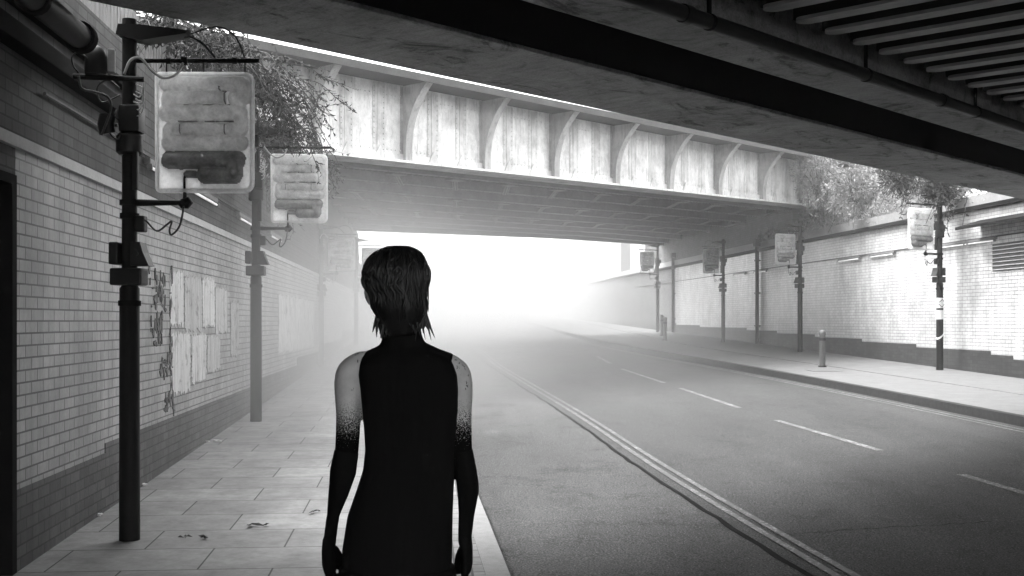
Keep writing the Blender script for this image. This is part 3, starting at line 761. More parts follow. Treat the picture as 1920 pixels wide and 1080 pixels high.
tag(mb.build('conduit', M['grille']), 'thin conduit running above the tube lights on the left wall', 'conduit')
# vent grille
e = tag(empty('vent_grille', wl((RX0,0,0), aR, rwl(1925), .004, 0), aR), 'dark slotted vent grille high on the right wall at the picture edge', 'vent')
L = rwl(1862) - rwl(1925)
mb = MB(); mb.box(-.8, L, 0, .012, 2.52, 3.08); mb.build('plate', M['grille'], e)
mb = MB()
for k in range(7): mb.box(-.8, L, .013, .035, 2.54 + k*.08, 2.555 + k*.08)
mb.build('slat', M['mould'], e)
e = tag(empty('canopy', wl((RX0,0,0), aR, rwl(1925), .004, 0), aR), 'dark sloping hood over the vent grille on the right wall', 'hood')
L = rwl(1838) - rwl(1925)
mb = MB(); mb.prism([(0, 3.50), (.55, 3.40), (.55, 3.46), (0, 3.62)], 0, -1.0, L); mb.build('hood', M['black_steel_or_shade'], e)
p = gpt(1545, 695, RPAV)
mb = MB(); mb.box(-.33, .33, -.25, .25, .002, .008, M=Matrix.Translation(p) @ Matrix.Rotation(R(5), 4, 'Z') @ Matrix.Rotation(math.atan(S), 4, 'X'))
tag(mb.build('manhole_cover', M['galv']), 'pale rectangular cover let into the right pavement', 'manhole cover')

# top-left clutter under the near bridge
def L3(x, y, out):                                   # point standing 'out' metres off the left wall
    k = (x - HX) / F; Y = (LX0 + out) / (k - LK); return at(x, y, Y)
A_, B_ = L3(60, -6, .35), L3(150, 75, .35)
e = tag(empty('service_pipe', A_), 'thick dark pipe with a capped end high on the left wall', 'pipe')
d = (B_ - A_); d.z = 0
mb = MB(); mb.tube([-d * 3, d], .075, 16); mb.build('pipe', M['pipe_dark'], e, angle=40)
mb = MB(); mb.tube([d * .97, d * 1.06], .095, 16); mb.tube([d * 0, d * .06], .09, 16); mb.build('end_cap', M['black_steel_or_shade'], e, angle=40)
A_, B_ = L3(46, 152, .02), L3(197, 215, .02)
z = (A_.z + B_.z) / 2
e = tag(empty('cable_tray', (LX0, 0, 0), aL), 'dark ledge of cable trunking along the upper left wall', 'trunking')
mb = MB(); mb.box(3, 9.6, -.12, -.002, 3.10, 3.22, bev=.01); mb.box(3, 9.9, -.07, -.002, 3.36, 3.42, bev=.01); mb.build('trunking', M['black_steel_or_shade'], e)
p = L3(180, 112, .30)
e = tag(empty('floodlight', p, R(12)), 'dark domed floodlight beside the nearest pole under the bridge', 'floodlight')
mb = MB(); mb.loft([(0,0,-.10,.07,.06), (0,0,-.06,.072,.065), (0,0,.02,.07,.06), (0,0,.07,.05,.045), (0,0,.095,.01,.01)], 14, e=3); mb.build('housing', M['box'], e, angle=50)
mb = MB(); mb.box(.073, .12, -.03, .03, -.08, .07, bev=.008); mb.build('reflector', M['mould'], e)
mb = MB(); mb.tube([(-.14,0,-.115), (.30,0,-.115)], .018, 8); mb.build('bracket', M['pole'], e)
mb = MB(); mb.tube(catmull([(-.02,-.05,-.02), (-.10,-.05,.03), (-.14,-.05,-.0), (-.13,-.05,-.06), (-.10,-.05,-.10)], 6), .006, 6); mb.tube(catmull([(-.10,-.05,-.12), (-.08,-.05,-.2), (.0,-.05,-.22), (.08,-.05,-.25), (.1,-.05,-.32), (.07,-.05,-.42), (.04,-.05,-.5)], 6), .008, 6); mb.build('cable', M['cable'], e, smooth=True)

# ------------------------------------------------------------------ posters on the left wall
def ragged(x0, x1, z0, z1, n, j, seed):
    rnd = random.Random(seed); o = []
    for k in range(n): o.append((x0 + (x1-x0)*k/n, z0 + rnd.uniform(-j, j)))
    for k in range(n): o.append((x1 + rnd.uniform(-j, j), z0 + (z1-z0)*k/n))
    for k in range(n): o.append((x1 - (x1-x0)*k/n, z1 + rnd.uniform(-j, j)))
    for k in range(n): o.append((x0 + rnd.uniform(-j*.5, j*.5), z1 - (z1-z0)*k/n))
    return o
def poster(x0, x1, z0, z1, seed, label, j=.03, mat='poster', d=.006, grp='torn posters on the left wall', n=22):
    e = empty('torn_poster', (LX0, 0, 0), aL)
    mb = MB(); mb.prism(ragged(x0, x1, z0, z1, n, j, seed), 1, -d, -.002)
    o = mb.build('torn_poster', M[mat]); o.location = (LX0, 0, 0); o.rotation_euler = (0, 0, aL); bpy.data.objects.remove(e)
    tag(o, label, 'poster', grp); return o
xa, xb = lw(318), lw(424)
W_ = xb - xa
for (a0, a1, z0, z1, sd_, mt, lb) in (
    (.00, .20, 1.46, 1.99, 1, 'poster', 'narrow pale poster at the top left of the patch beside the nearest pole'),
    (.215, .50, 1.40, 1.96, 2, 'poster_b', 'torn streaky poster second from left in the top row on the left wall'),
    (.515, .74, 1.44, 1.98, 3, 'poster', 'pale poster third from left in the top row on the left wall'),
    (.76, 1.02, 1.36, 1.90, 4, 'poster_b', 'grey weathered poster at the top right of the patch on the left wall'),
    (.01, .30, .78, 1.38, 5, 'poster', 'largest pale poster at the lower left of the patch on the left wall'),
    (.32, .58, .84, 1.36, 6, 'poster', 'pale poster in the middle of the bottom row on the left wall'),
    (.60, .86, .92, 1.33, 7, 'poster_b', 'short grey poster at the right of the bottom row on the left wall'),
    (1.1, 1.3, 1.05, 1.75, 8, 'poster_b', 'lone grey poster just left of the second pole on the left wall')):
    poster(xa + W_*a0, xa + W_*a1, z0, z1, sd_, lb, mat=mt)
poster(lw(522), lw(588), .95, 1.95, 5, 'faded white poster between the second and third pole in the mist')
def scraps(x0, x1, z0, z1, n, seed, label):
    rnd = random.Random(seed); mb = MB()
    for _ in range(n):
        x = rnd.uniform(x0, x1); z = rnd.uniform(z0, z1); w = rnd.uniform(.012, .06); h = rnd.uniform(.01, .09)
        pts = [(x + w*math.cos(a)*rnd.uniform(.4, 1), z + h*math.sin(a)*rnd.uniform(.4, 1)) for a in [k*math.pi/4 for k in range(8)]]
        mb.prism(pts, 1, -rnd.uniform(.005, .012), -.0015)
    o = mb.build('paper_scrap', M['paper_dark']); o.location = (LX0, 0, 0); o.rotation_euler = (0, 0, aL); tag(o, label, 'paper scraps')
xs_ = lw(270), lw(316)
scraps(lw(282), lw(305), 1.28, 1.55, 26, 11, 'clump of dark torn paper right of the nearest pole, halfway up the wall')
scraps(lw(300), lw(320), 1.0, 1.16, 26, 12, 'dark torn scraps at the lower left corner of the white posters')
scraps(lw(308), lw(326), .62, .80, 22, 13, 'dark torn scraps low on the wall just above the plinth')
scraps(lw(318), lw(322), .80, 2.0, 46, 14, 'ragged dark edge of torn paper down the left side of the posters')
scraps(lw(276), lw(310), 1.6, 2.0, 30, 15, 'dark torn scraps high on the wall right of the nearest pole')

# litter on the pavement
def leaf_litter(x, y, s_, label, seed):
    rnd = random.Random(seed); p = gpt(x, y, .004); mb = MB()
    for _ in range(5):
        a = rnd.uniform(0, 6.28); c = Vector((rnd.uniform(-s_, s_), rnd.uniform(-s_, s_), .004)); L_ = s_*rnd.uniform(.5, 1); w = L_*.4
        d = Vector((math.cos(a), math.sin(a), 0)); n = Vector((-d.y, d.x, 0))
        mb.add([c - d*L_, c - n*w + Vector((0,0,.02)), c + d*L_ + Vector((0,0,.012)), c + n*w + Vector((0,0,.006))], [(0,1,2,3)])
    o = mb.build('dead_leaf', M['leaf'], fixn=False); o.location = p; tag(o, label, 'litter', 'litter scattered on the left pavement')
leaf_litter(484, 988, .06, 'largest dark leaf scrap on the slabs right of the nearest pole', 1)
leaf_litter(380, 1010, .035, 'small dark leaf just right of the nearest pole foot', 2)
leaf_litter(349, 1009, .03, 'tiny dark leaf closest to the nearest pole foot', 3)
leaf_litter(592, 962, .04, 'dark leaf scrap by the left hand of the person', 4)
def scrap_w(x, y, s_, label, seed):
    rnd = random.Random(seed); p = gpt(x, y, .006); mb = MB()
    for _ in range(4):
        c = Vector((rnd.uniform(-s_, s_), rnd.uniform(-s_, s_), .006)); a = rnd.uniform(0, 3)
        mb.box(-s_*.5, s_*.5, -s_*.2, s_*.2, 0, .012, M=Matrix.Translation(c) @ Matrix.Rotation(a, 4, 'Z') @ Matrix.Rotation(.3, 4, 'X'))
    o = mb.build('litter', M['sticker']); o.location = p; tag(o, label, 'litter', 'litter scattered on the left pavement')
scrap_w(398, 829, .07, 'white paper litter by the wall foot before the second pole', 5)
scrap_w(182, 968, .035, 'pale litter scrap at the wall foot left of the nearest pole', 6)
scrap_w(275, 910, .035, 'pale litter scrap at the wall foot just behind the nearest pole', 7)

# ------------------------------------------------------------------ fence and creeper, left
fe = tag(empty('picket_fence', (LX0, 0, 0), aL), 'weathered paling fence along the top of the left wall', 'fence')
mb = MB()
for k in range(108):
    x = 8.0 + k * .115
    mb.box(x, x + .085, .20, .222, 3.785, 4.32 + random.uniform(-.03, .03))
mb.build('pale', M['wood'], fe)
mb = MB(); mb.box(8, 20.4, .223, .265, 3.9, 3.97); mb.box(8, 20.4, .223, .265, 4.15, 4.22); mb.build('rail', M['wood'], fe)
def leafquad(mb, c, d, w, L_, rnd):
    d = d.normalized(); n = d.cross(Vector((rnd.uniform(-1,1), rnd.uniform(-1,1), rnd.uniform(-.3,1)))).normalized()
    t = d.cross(n) * L_ * .08
    mb.add([c, c + d*L_*.45 + n*w + t, c + d*L_, c + d*L_*.45 - n*w + t], [(0,1,2,3)])
def creeper(base, reach, drop, nst, nleaf, rnd, name, label, lmat, cat='creeper', lw_=.010, ll=.085):
    """arching stems from base(s) out over the street with narrow leaves"""
    e = tag(empty(name, base), label, cat); B = Vector(base)
    st = MB(); lf = MB()
    for _ in range(nst):
        s0 = Vector((rnd.uniform(-.3, .2), rnd.uniform(-1.0, 1.0), rnd.uniform(-.1, .2)))
        dirv = Vector((rnd.uniform(.1, 1)*reach, rnd.uniform(-.9, .9)*reach, 0))
        up = rnd.uniform(.2, 1.0); dr_ = rnd.uniform(.15, 1.0) * drop; pts = []
        for k in range(11):
            q = k / 10; w = Vector((mnoise.noise(Vector((q*3, _*1.7, 0))), mnoise.noise(Vector((q*3, _*1.7, 5))), mnoise.noise(Vector((q*3, _*1.7, 9))))) * .14
            pts.append(s0 + dirv * q + Vector((0, 0, up * 1.6 * q - (up*1.6 + dr_) * q * q)) + w * q)
        pts = catmull(pts, 2)
        st.tube(pts, [.008 * (1 - .75 * i / len(pts)) + .0015 for i in range(len(pts))], 5)
        for k in range(nleaf):
            i = int(len(pts) * rnd.uniform(.15, 1) ** .8); i = min(i, len(pts) - 2)
            c = pts[i].lerp(pts[i+1], rnd.random()); tg = (pts[i+1] - pts[i]).normalized()
            d = tg * .5 + Vector((rnd.uniform(-1,1), rnd.uniform(-1,1), rnd.uniform(-1.1,.5)))
            if rnd.random() < .3:
                tw = c + d.normalized() * rnd.uniform(.08, .3); st.tube([c, tw], [.003, .0015], 4)
                for _q in range(4): leafquad(lf, c.lerp(tw, rnd.random()), d + Vector((rnd.uniform(-1,1), rnd.uniform(-1,1), rnd.uniform(-1,1))), lw_, ll * rnd.uniform(.5, 1), rnd)
            else: leafquad(lf, c, d, lw_, ll * rnd.uniform(.5, 1.1), rnd)
    st.build('stem', M['twig'], e, fixn=False); lf.build('foliage', lmat, e, fixn=False)
    return e
rnd = random.Random(21)
creeper((-3.55, 12.0, 4.25), .8, .5, 34, 30, rnd, 'creeper', 'bare tangled creeper over the fence behind the nearest pole', M['leaf'])
creeper((-3.50, 13.6, 4.35), 1.1, .75, 44, 44, rnd, 'creeper', 'leafy creeper hanging over the wall above the large panel', M['leaf'])
creeper((-3.55, 15.0, 4.45), 1.35, 1.0, 44, 46, rnd, 'creeper', 'long trailing creeper in front of the left end of the far bridge', M['leaf'])
creeper((-3.75, 17.8, 4.2), .9, 1.2, 40, 50, rnd, 'creeper', 'pale misty creeper behind the second pole on the left wall', M['leaf'])

# ------------------------------------------------------------------ embankment and growth, right
vs = []; fs = []; nx, ny = 40, 10
for i in range(nx + 1):
    for j in range(ny + 1):
        x = -8 + 72 * i / nx; y = -.15 - 9.0 * j / ny
        z = 4.08 + 3.1 * (1 - math.exp(-(-y - .15) * .45)) + .25 * mnoise.noise(Vector((x*.5, y*.6, 1)))
        if 4 < x < 24 : z = min(z, 3.76 + 1.4*(1 if x < 22 else (24.5-x)))  if False else z
        vs.append((x, y, z))
for i in range(nx):
    for j in range(ny): fs.append((i*(ny+1)+j, (i+1)*(ny+1)+j, (i+1)*(ny+1)+j+1, i*(ny+1)+j+1))
# only the open stretch between the two bridges carries growth
keep = [f for f in fs if 24.6 <= vs[f[0]][0] <= 41]
mb = MB(); mb.add(vs, keep); o = mb.build('embankment', M['earth']); o.location = (RX0, 0, 0); o.rotation_euler = (0, 0, aR)
tag(o, 'overgrown bank rising behind the right wall', 'embankment', kind='structure')
WR = Matrix.Translation((RX0, 0, 0)) @ Matrix.Rotation(aR, 4, 'Z')
rnd = random.Random(5); mb = MB()
for _ in range(26000):
    x = rnd.uniform(24.0, 40.5); q = rnd.random() ** 1.5; y = -.05 - 5.0 * q
    z = 4.05 + 3.1 * (1 - math.exp(-(5.0*q) * .45))
    cl = mnoise.noise(Vector((x*.9, y*1.1, 4)))
    z += rnd.uniform(-.05, .30) + .30 * cl
    c = WR @ Vector((x, y + .35 * max(0, cl), z))
    d = Vector((rnd.uniform(-1, .6), rnd.uniform(-1, 1), rnd.uniform(-.9, 1.1)))
    leafquad(mb, c, d, rnd.uniform(.005, .015), rnd.uniform(.08, .24), rnd)
tag(mb.build('undergrowth', M['leaf_pale'], fixn=False), 'dense tangle of long grass and bramble on the bank above the right wall', 'undergrowth', kind='stuff')
def shrub(p, rx, ry, rz, n, label, seed, lmat, trail=0):
    rnd = random.Random(seed); e = tag(empty('shrub', p), label, 'shrub'); st = MB(); lf = MB()
    for _ in range(n):
        while True:
            v = Vector((rnd.uniform(-1,1), rnd.uniform(-1,1), rnd.uniform(-1,1)))
            if .2 < v.length < 1: break
        v *= (.75 + .45 * mnoise.noise(v * 2.2 + Vector((seed, 0, 0))))
        c = Vector((v.x*rx, v.y*ry, v.z*rz + rz*.55))
        leafquad(lf, c, v + Vector((rnd.uniform(-.8,.8), rnd.uniform(-.8,.8), rnd.uniform(-1, .6))), rnd.uniform(.007, .016), rnd.uniform(.06, .17), rnd)
    for _ in range(30):
        a = rnd.uniform(0, 6.28); t = Vector((math.cos(a)*rx*rnd.uniform(.2, .9), math.sin(a)*ry*rnd.uniform(.2, .9), rz*rnd.uniform(.3, 1.3)))
        st.tube(catmull([(0,0,-.1), t*.5 + Vector((0,0,.12)), t], 3), [.014,.012,.011,.010,.008,.006,.004], 5)
    for _ in range(trail):
        a = Vector((rnd.uniform(-rx, rx), -ry*.6, rnd.uniform(-.05, .3))); b_ = a + Vector((rnd.uniform(-.5, .2), -rnd.uniform(.1, .5), -rnd.uniform(.3, .95)))
        pts = catmull([a, a.lerp(b_, .5) + Vector((0, -.12, .12)), b_], 4); st.tube(pts, [.006]*len(pts), 4)
        for k in range(12):
            q = pts[rnd.randrange(len(pts))]; leafquad(lf, q, Vector((rnd.uniform(-1,1), rnd.uniform(-1,1), rnd.uniform(-1,.3))), .016, rnd.uniform(.06, .16), rnd)
    st.build('stem', M['twig'], e, fixn=False); lf.build('foliage', lmat, e, fixn=False)
def rp(x, y, d): Y_ = rwY(x); return at(x, y, Y_ - d)
shrub(rp(1535, 372, 1.0), .85, .7, 1.0, 5200, 'pale bushy shrub hiding the right end of the girder bridge', 31, M['leaf_pale'], 10)
shrub(rp(1600, 385, .5), .9, .6, .8, 4000, 'wide low shrub over the ledge left of the nearest right panel', 32, M['leaf_pale'], 8)
shrub(rp(1690, 355, .5), .7, .5, .65, 2800, 'darker shrub drooping behind the top of the nearest right panel', 33, M['leaf'], 8)
shrub(rp(1762, 375, .9), .5, .4, .5, 2300, 'dark ivy clump swallowing the top of the stickered pole', 34, M['leaf'], 12)

# ------------------------------------------------------------------ far buildings past the bridge
def building(x0, x1, y0, y1, h, nw, nf, label):
    e = tag(empty('building', (x0, y0, gz(y0))), label, 'building')
    mb = MB(); mb.box(0, x1-x0, 0, y1-y0, -.3, h); mb.build('wall', M['building'], e)
    mb = MB(); mb.prism([(-.3, h), (y1-y0+.3, h), ((y1-y0)/2, h+2.0)], 0, -.2, x1-x0+.2); mb.build('roof', M['dark_brick'], e)
    W = (x1-x0) / nw; mbw = MB()
    for i in range(nw):
        for j in range(nf):
            cx = W*(i+.5); z0 = 1.0 + j*2.9
            f = MB(); f.box(cx-.55, cx+.55, -.06, -.002, z0, z0+.06); f.box(cx-.55, cx+.55, -.06, -.002, z0+1.5, z0+1.56); f.box(cx-.55, cx-.49, -.06, -.002, z0+.06, z0+1.5); f.box(cx+.49, cx+.55, -.06, -.002, z0+.06, z0+1.5)
            wn = f.build('window', M['mould'], e); g_ = MB(); g_.box(cx-.49, cx+.49, -.03, -.003, z0+.06, z0+1.5); g_.build('pane', M['glass'], wn)
building(7.0, 16, 84, 92, 8.8, 4, 2, 'pale building faint in the mist beyond the far bridge, right of the person')
building(-14, -6.5, 88, 97, 8.8, 3, 3, 'faint building lost in the bright mist at the end of the street')

# ------------------------------------------------------------------ person
PY = 3.27; PZ = gz(PY)
per = tag(empty('person', (0, 0, 0)), 'person seen from behind in a black sleeveless top with bare upper arms and dark hair', 'person')
PC = at(760, 602, PY); per.location = (PC.x, PY, PZ)
K = PY / F
def px(x): return (x - 760) * K
def pz(y): return EYE + (602 - y) * K - PZ
def remeshed(mb, name, mat, parent, vox=.006, smooth=6, disp=0.0):
    o = mb.build(name, mat)
    m = o.modifiers.new('r', 'REMESH'); m.mode = 'VOXEL'; m.voxel_size = vox
    m = o.modifiers.new('s', 'SMOOTH'); m.factor = .5; m.iterations = smooth
    dg = bpy.context.evaluated_depsgraph_get(); me = bpy.data.meshes.new_from_object(o.evaluated_get(dg))
    bpy.data.objects.remove(o); me.name = name
    me.materials.clear(); me.materials.append(mat)
    me.polygons.foreach_set('use_smooth', [True] * len(me.polygons))
    return link(bpy.data.objects.new(name, me), parent)
TORSO = [(848-3, 641, 850, .105)]
# torso rings: (y, left, right, half depth)
tors = [(655, 715, 800, .060), (668, 690, 838, .078), (682, 670, 858, .088), (700, 668, 866, .094), (730, 674, 866, .098), (770, 678, 864, .098), (805, 681, 860, .094), (843, 683, 857, .088), (880, 679, 855, .090), (915, 668, 853, .098), (966, 650, 851, .106), (1030, 640, 850, .110), (1085, 641, 849, .112), (1130, 645, 848, .105)]
def torso_secs(g=0.0): return [(px((l+r)/2), .0, pz(y), (r-l)/2*K + g - .006, d + g) for y, l, r, d in tors]
def arm_path(side):
    # (y, outer, inner, depth offset)
    if side < 0: a = [(676, 690, 726, 0), (683, 655, 708, 0), (700, 630, 690, 0), (725, 626, 683, .0), (780, 630, 677, .005), (843, 628, 673, .01), (884, 619, 668, .012), (925, 616, 653, .0), (966, 613, 636, -.012), (1006, 607, 630, -.03), (1020, 605, 629, -.035)]
    else: a = [(676, 822, 786, 0), (683, 856, 806, 0), (700, 882, 826, 0), (725, 887, 838, .0), (780, 885, 845, .005), (843, 886, 848, .01), (884, 894, 853, .012), (917, 898, 857, .005), (966, 889, 860, -.012), (1006, 884, 859, -.03), (1020, 884, 859, -.035)]
    return a
def arm(mb, side, g=0.0, y0=0):
    pts = []; rs = []
    for y, o, i, d in arm_path(side):
        if y < y0: continue
        pts.append((px((o+i)/2), -d*.3, pz(y))); rs.append(abs(o-i)/2*K*.99 + g)
    pts_ = catmull(pts, 4); rs_ = []
    for k in range(len(pts_)):
        q = k / 4; i = min(int(q), len(rs)-2); rs_.append(rs[i] + (rs[i+1]-rs[i])*(q-i))
    mb.tube(pts_, rs_, 16)
def hand(mb, side, g=0.0):
    sx = side; bx = px(617 if side < 0 else 872); z0 = pz(1018)
    mb.loft([(bx, .008, z0+.01, .018+g, .017+g), (bx + sx*.004, .012, z0-.02, .016+g, .033+g), (bx + sx*.004, .018, z0-.06, .0155+g, .041+g), (bx, .022, z0-.085, .014+g, .040+g)], 14, e=2.6)
    for k, (yy, L_) in enumerate(((.052, .074), (.030, .082), (.008, .076), (-.011, .060))):
        p0_ = Vector((bx + sx*.002, yy, z0 - .078)); p1_ = p0_ + Vector((-sx*.006, .004, -L_*.45)); p2_ = p1_ + Vector((-sx*.014, .006, -L_*.32)); p3_ = p2_ + Vector((-sx*.014, .004, -L_*.22))
        mb.tube([p0_, p1_, p2_, p3_, p3_ + Vector((-sx*.002, 0, -.005))], [.0092+g, .009+g, .0082+g, .007+g, .003+g], 10)
    t0 = Vector((bx - sx*.006, .035, z0 - .022))
    mb.tube([t0, t0 + Vector((-sx*.012, .024, -.028)), t0 + Vector((-sx*.018, .034, -.055)), t0 + Vector((-sx*.019, .036, -.078)), t0 + Vector((-sx*.019, .036, -.083))], [.013+g, .012+g, .0105+g, .008+g, .003+g], 10)
HT = R(26)                                            # head turned to the right
HC = Vector((px(745), .01, pz(548)))
HM = Matrix.Rotation(-HT, 3, 'Z')
body = MB()
body.loft(torso_secs(), 28, e=2.4)
body.loft([(px(756), .012, pz(668), .075, .06), (px(755), .006, pz(648), .056, .056), (px(754), .004, pz(630), .050, .053), (px(752), .008, pz(600), .050, .055), (px(750), .012, pz(575), .05, .055)], 18)
hs = [(463, .02), (466, .038), (474, .058), (487, .072), (505, .0785), (525, .080), (548, .077), (570, .070), (590, .062), (606, .05), (617, .034), (622, .018)]
secs = []
for y, w in hs:
    f = .02 * max(0, (y - 548) / 70)
    secs.append((HC.x + math.sin(HT)*f*1.5, HC.y + .01 + math.cos(HT)*f*1.5, pz(y), w, w*1.18))
body.loft(secs, 22)
def hp(x, y, z): return HC + HM @ Vector((x, y, 0)) + Vector((0, 0, z))
body.tube([hp(0, .088, .01), hp(0, .104, -.018), hp(0, .114, -.036), hp(0, .094, -.044)], [.010, .012, .014, .010], 10)   # nose
body.ball(hp(0, .078, -.092), .022, .02, .016)                                                                           # chin
body.ball(hp(0, .088, .022), .05, .014, .012, M=HM)                                                                      # brow
body.ball(hp(-.044, .06, -.03), .022, .02, .02); body.ball(hp(.044, .06, -.03), .022, .02, .02)
for sgn in (-1, 1): body.ball(Vector((HC.x + (-.084 if sgn < 0 else .074), HC.y + sgn*-.01, pz(556))), .010, .017, .029, M=Matrix.Rotation(R(sgn*18), 3, 'Y'))
arm(body, -1); arm(body, 1); hand(body, -1); hand(body, 1)
def leg(mb, side, g=0.0, foot=True):
    hx = px(745) + side*.082
    mb.loft([(hx, .0, pz(1090), .086+g, .10+g), (hx + side*.002, .0, .80, .083+g, .092+g), (hx + side*.004, .004, .66, .07+g, .078+g), (hx + side*.006, .008, .50, .056+g, .062+g), (hx + side*.006, -.006, .38, .054+g, .062+g), (hx + side*.006, -.006, .27, .046+g, .052+g), (hx + side*.006, -.002, .12, .036+g, .042+g), (hx + side*.006, .0, .06, .036+g, .044+g)], 16)
    if foot: mb.loft([(hx + side*.008, .055, .012, .038+g, .115+g), (hx + side*.008, .055, .035, .040+g, .115+g), (hx + side*.008, .035, .06, .036+g, .085+g), (hx + side*.006, .005, .09, .034+g, .045+g)], 16)
leg(body, -1); leg(body, 1)
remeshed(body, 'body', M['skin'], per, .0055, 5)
# top
top = MB()
top.loft([(a, b_, c, d + .003, e_ + .005) for a, b_, c, d, e_ in torso_secs() if c > pz(1110)], 28, e=2.4)
top.loft([(px(757), .008, pz(672), .105, .072), (px(756), .006, pz(655), .074, .066), (px(755), .006, pz(641), .060, .062), (px(754), .005, pz(628), .055, .058), (px(753), .006, pz(614), .053, .058)], 18)
for s_, xs2 in ((-1, (640, 690)), (1, (871, 820))):
    top.tube([(px(735 if s_ < 0 else 785), .0, pz(676)), (px(704 if s_ < 0 else 816), 0, pz(684)), (px(684 if s_ < 0 else 842), 0, pz(693))], [.055, .046, .046], 16)
remeshed(top, 'sleeveless_top', M['cloth'], per, .006, 4)
tr = MB(); leg(tr, -1, .014, False); leg(tr, 1, .014, False)
tr.loft([(px(745), 0, pz(1060), .163, .122), (px(745), 0, pz(1095), .165, .122), (px(745), 0, .82, .15, .112)], 24, e=2.6)
remeshed(tr, 'trousers', M['cloth'], per, .008, 4)
for s_ in (-1, 1):
    gl = MB(); arm(gl, s_, .0012, 843); hand(gl, s_, .0015); o = remeshed(gl, 'forearm_shade_shell', M['arm_shade'], per, .0055, 3)  # added shell that carries the painted forearm shade down over the hand
    sh = MB(); hx = px(745) + s_*.09
    sh.loft([(hx, .06, .0, .048, .135), (hx, .06, .03, .050, .136), (hx, .05, .055, .047, .12), (hx, .02, .085, .045, .075), (hx, .0, .14, .046, .055)], 18, e=2.5)
    sh.build('shoe', M['shoe'], per, angle=50)
for sgn in (-1, 1):
    mb = MB(); mb.ball(hp(sgn*.031, .078, .003), .012, .012, .012); mb.build('eye', M['eye'], per, smooth=True)
mb = MB(); mb.ball(hp(0, .089, -.063), .024, .008, .008, M=HM); mb.build('lips', M['paper_dark'], per, smooth=True)
# hair: shaped cap plus hanging locks
hr = MB()
hsec = []
for y, l, r in ((462, 726, 770), (466, 715, 780), (474, 704, 788), (487, 694, 796), (505, 686, 803), (525, 683, 804), (540, 687, 800), (556, 697, 800), (574, 697, 802), (588, 703, 801), (598, 711, 795), (610, 717, 790), (622, 722, 785), (630, 728, 779)):
    w = (r - l)/2*K; hsec.append((px((l+r)/2), -.016 if y > 500 else -.006, pz(y), w, min(w*1.12, .09)))
hr.loft(hsec, 26)
rnd = random.Random(3)
locks = []
for k in range(54):
    u = (k + rnd.uniform(-.4, .4)) / 53
    a = R(180 + 180 * u); side = abs(math.cos(a))
    rr = .066 + rnd.uniform(-.012, .006)
    x0 = px(754) + rr*math.cos(a); y0 = -.004 + rr*.85*math.sin(a)
    L_ = rnd.uniform(.015, .062) * (.55 + .6*side); fl = rnd.uniform(-.006, .016); lean = rnd.uniform(-.012, .012)
    p0_ = Vector((px(752) + (x0 - px(752))*.86, y0*.9, pz(570))); p1_ = Vector((x0, y0, pz(594)))
    p2_ = Vector((x0 + math.cos(a)*fl*.6 + lean*.4, y0 + math.sin(a)*fl*.5, pz(598) - L_*.5)); p3_ = Vector((x0 + math.cos(a)*fl + lean, y0 + math.sin(a)*fl, pz(598) - L_))
    w = rnd.uniform(.3, .62)
    hr.tube(catmull([p0_, p1_, p2_, p3_], 4), [w*q for q in (.009,.010,.010,.0095,.009,.0085,.008,.007,.006,.005,.0036,.0024,.0008)], 6)
def hsurf(a, y, g):
    for (c1, c2) in zip(hsec, hsec[1:]):
        if c1[2] >= y >= c2[2]:
            q = (c1[2] - y) / (c1[2] - c2[2]); c = [u + (v-u)*q for u, v in zip(c1, c2)]
            return Vector((c[0] + (c[3]+g)*math.cos(a), c[1] + (c[4]+g)*math.sin(a), y))
    c = hsec[-1]; return Vector((c[0] + (c[3]+g)*math.cos(a), c[1] + (c[4]+g)*math.sin(a), y))
for k in range(90):                                   # rough clumped locks over the skull
    a = rnd.uniform(0, 6.283); y0 = pz(rnd.uniform(462, 530)); y1 = y0 - rnd.uniform(.04, .12); y1 = max(y1, pz(606)); da = rnd.uniform(-.4, .4); g_ = rnd.uniform(.000, .004); ph = rnd.uniform(0, 6)
    hr.tube([hsurf(a + da*q/9 + .05*math.sin(q*1.1 + ph), y0 + (y1-y0)*q/9, g_ + .0015*math.sin(q*.9 + ph)) for q in range(10)], [.001, .003, .0045, .005, .005, .0048, .0042, .0034, .0022, .0006], 5)
for k in range(320):                                  # combed strands lying over the crown
    a = rnd.uniform(0, 6.283); y0 = pz(rnd.uniform(463, 500)); y1 = pz(rnd.uniform(540, 604)); da = rnd.uniform(-.25, .25); g_ = rnd.uniform(-.001, .0016)
    hr.tube([hsurf(a + da*q/7, y0 + (y1-y0)*q/7, g_) for q in range(8)], [.0008, .0016, .002, .002, .002, .0018, .0014, .0006], 4)
hr.build('hair', M['hair'], per, smooth=True)

# ------------------------------------------------------------------ haze
def volume(name, dens, aniso=.0, col=.97):
    N = NT(name); N.t.nodes.remove(N.b)
    pv = N.n('ShaderNodeVolumePrincipled'); pv.inputs['Color'].default_value = (col, col, col, 1); pv.inputs['Anisotropy'].default_value = aniso
    pv.inputs['Density'].default_value = dens
    N.l(pv.outputs[0], N.out.inputs['Volume']); return N, pv
N, pv = volume('haze', .0022)
mb = MB(); mb.box(-170, 170, -140, 280, -5, 16); o = mb.build('haze', N.m); tag(o, 'thin bright air filling the whole street', 'haze', kind='stuff')
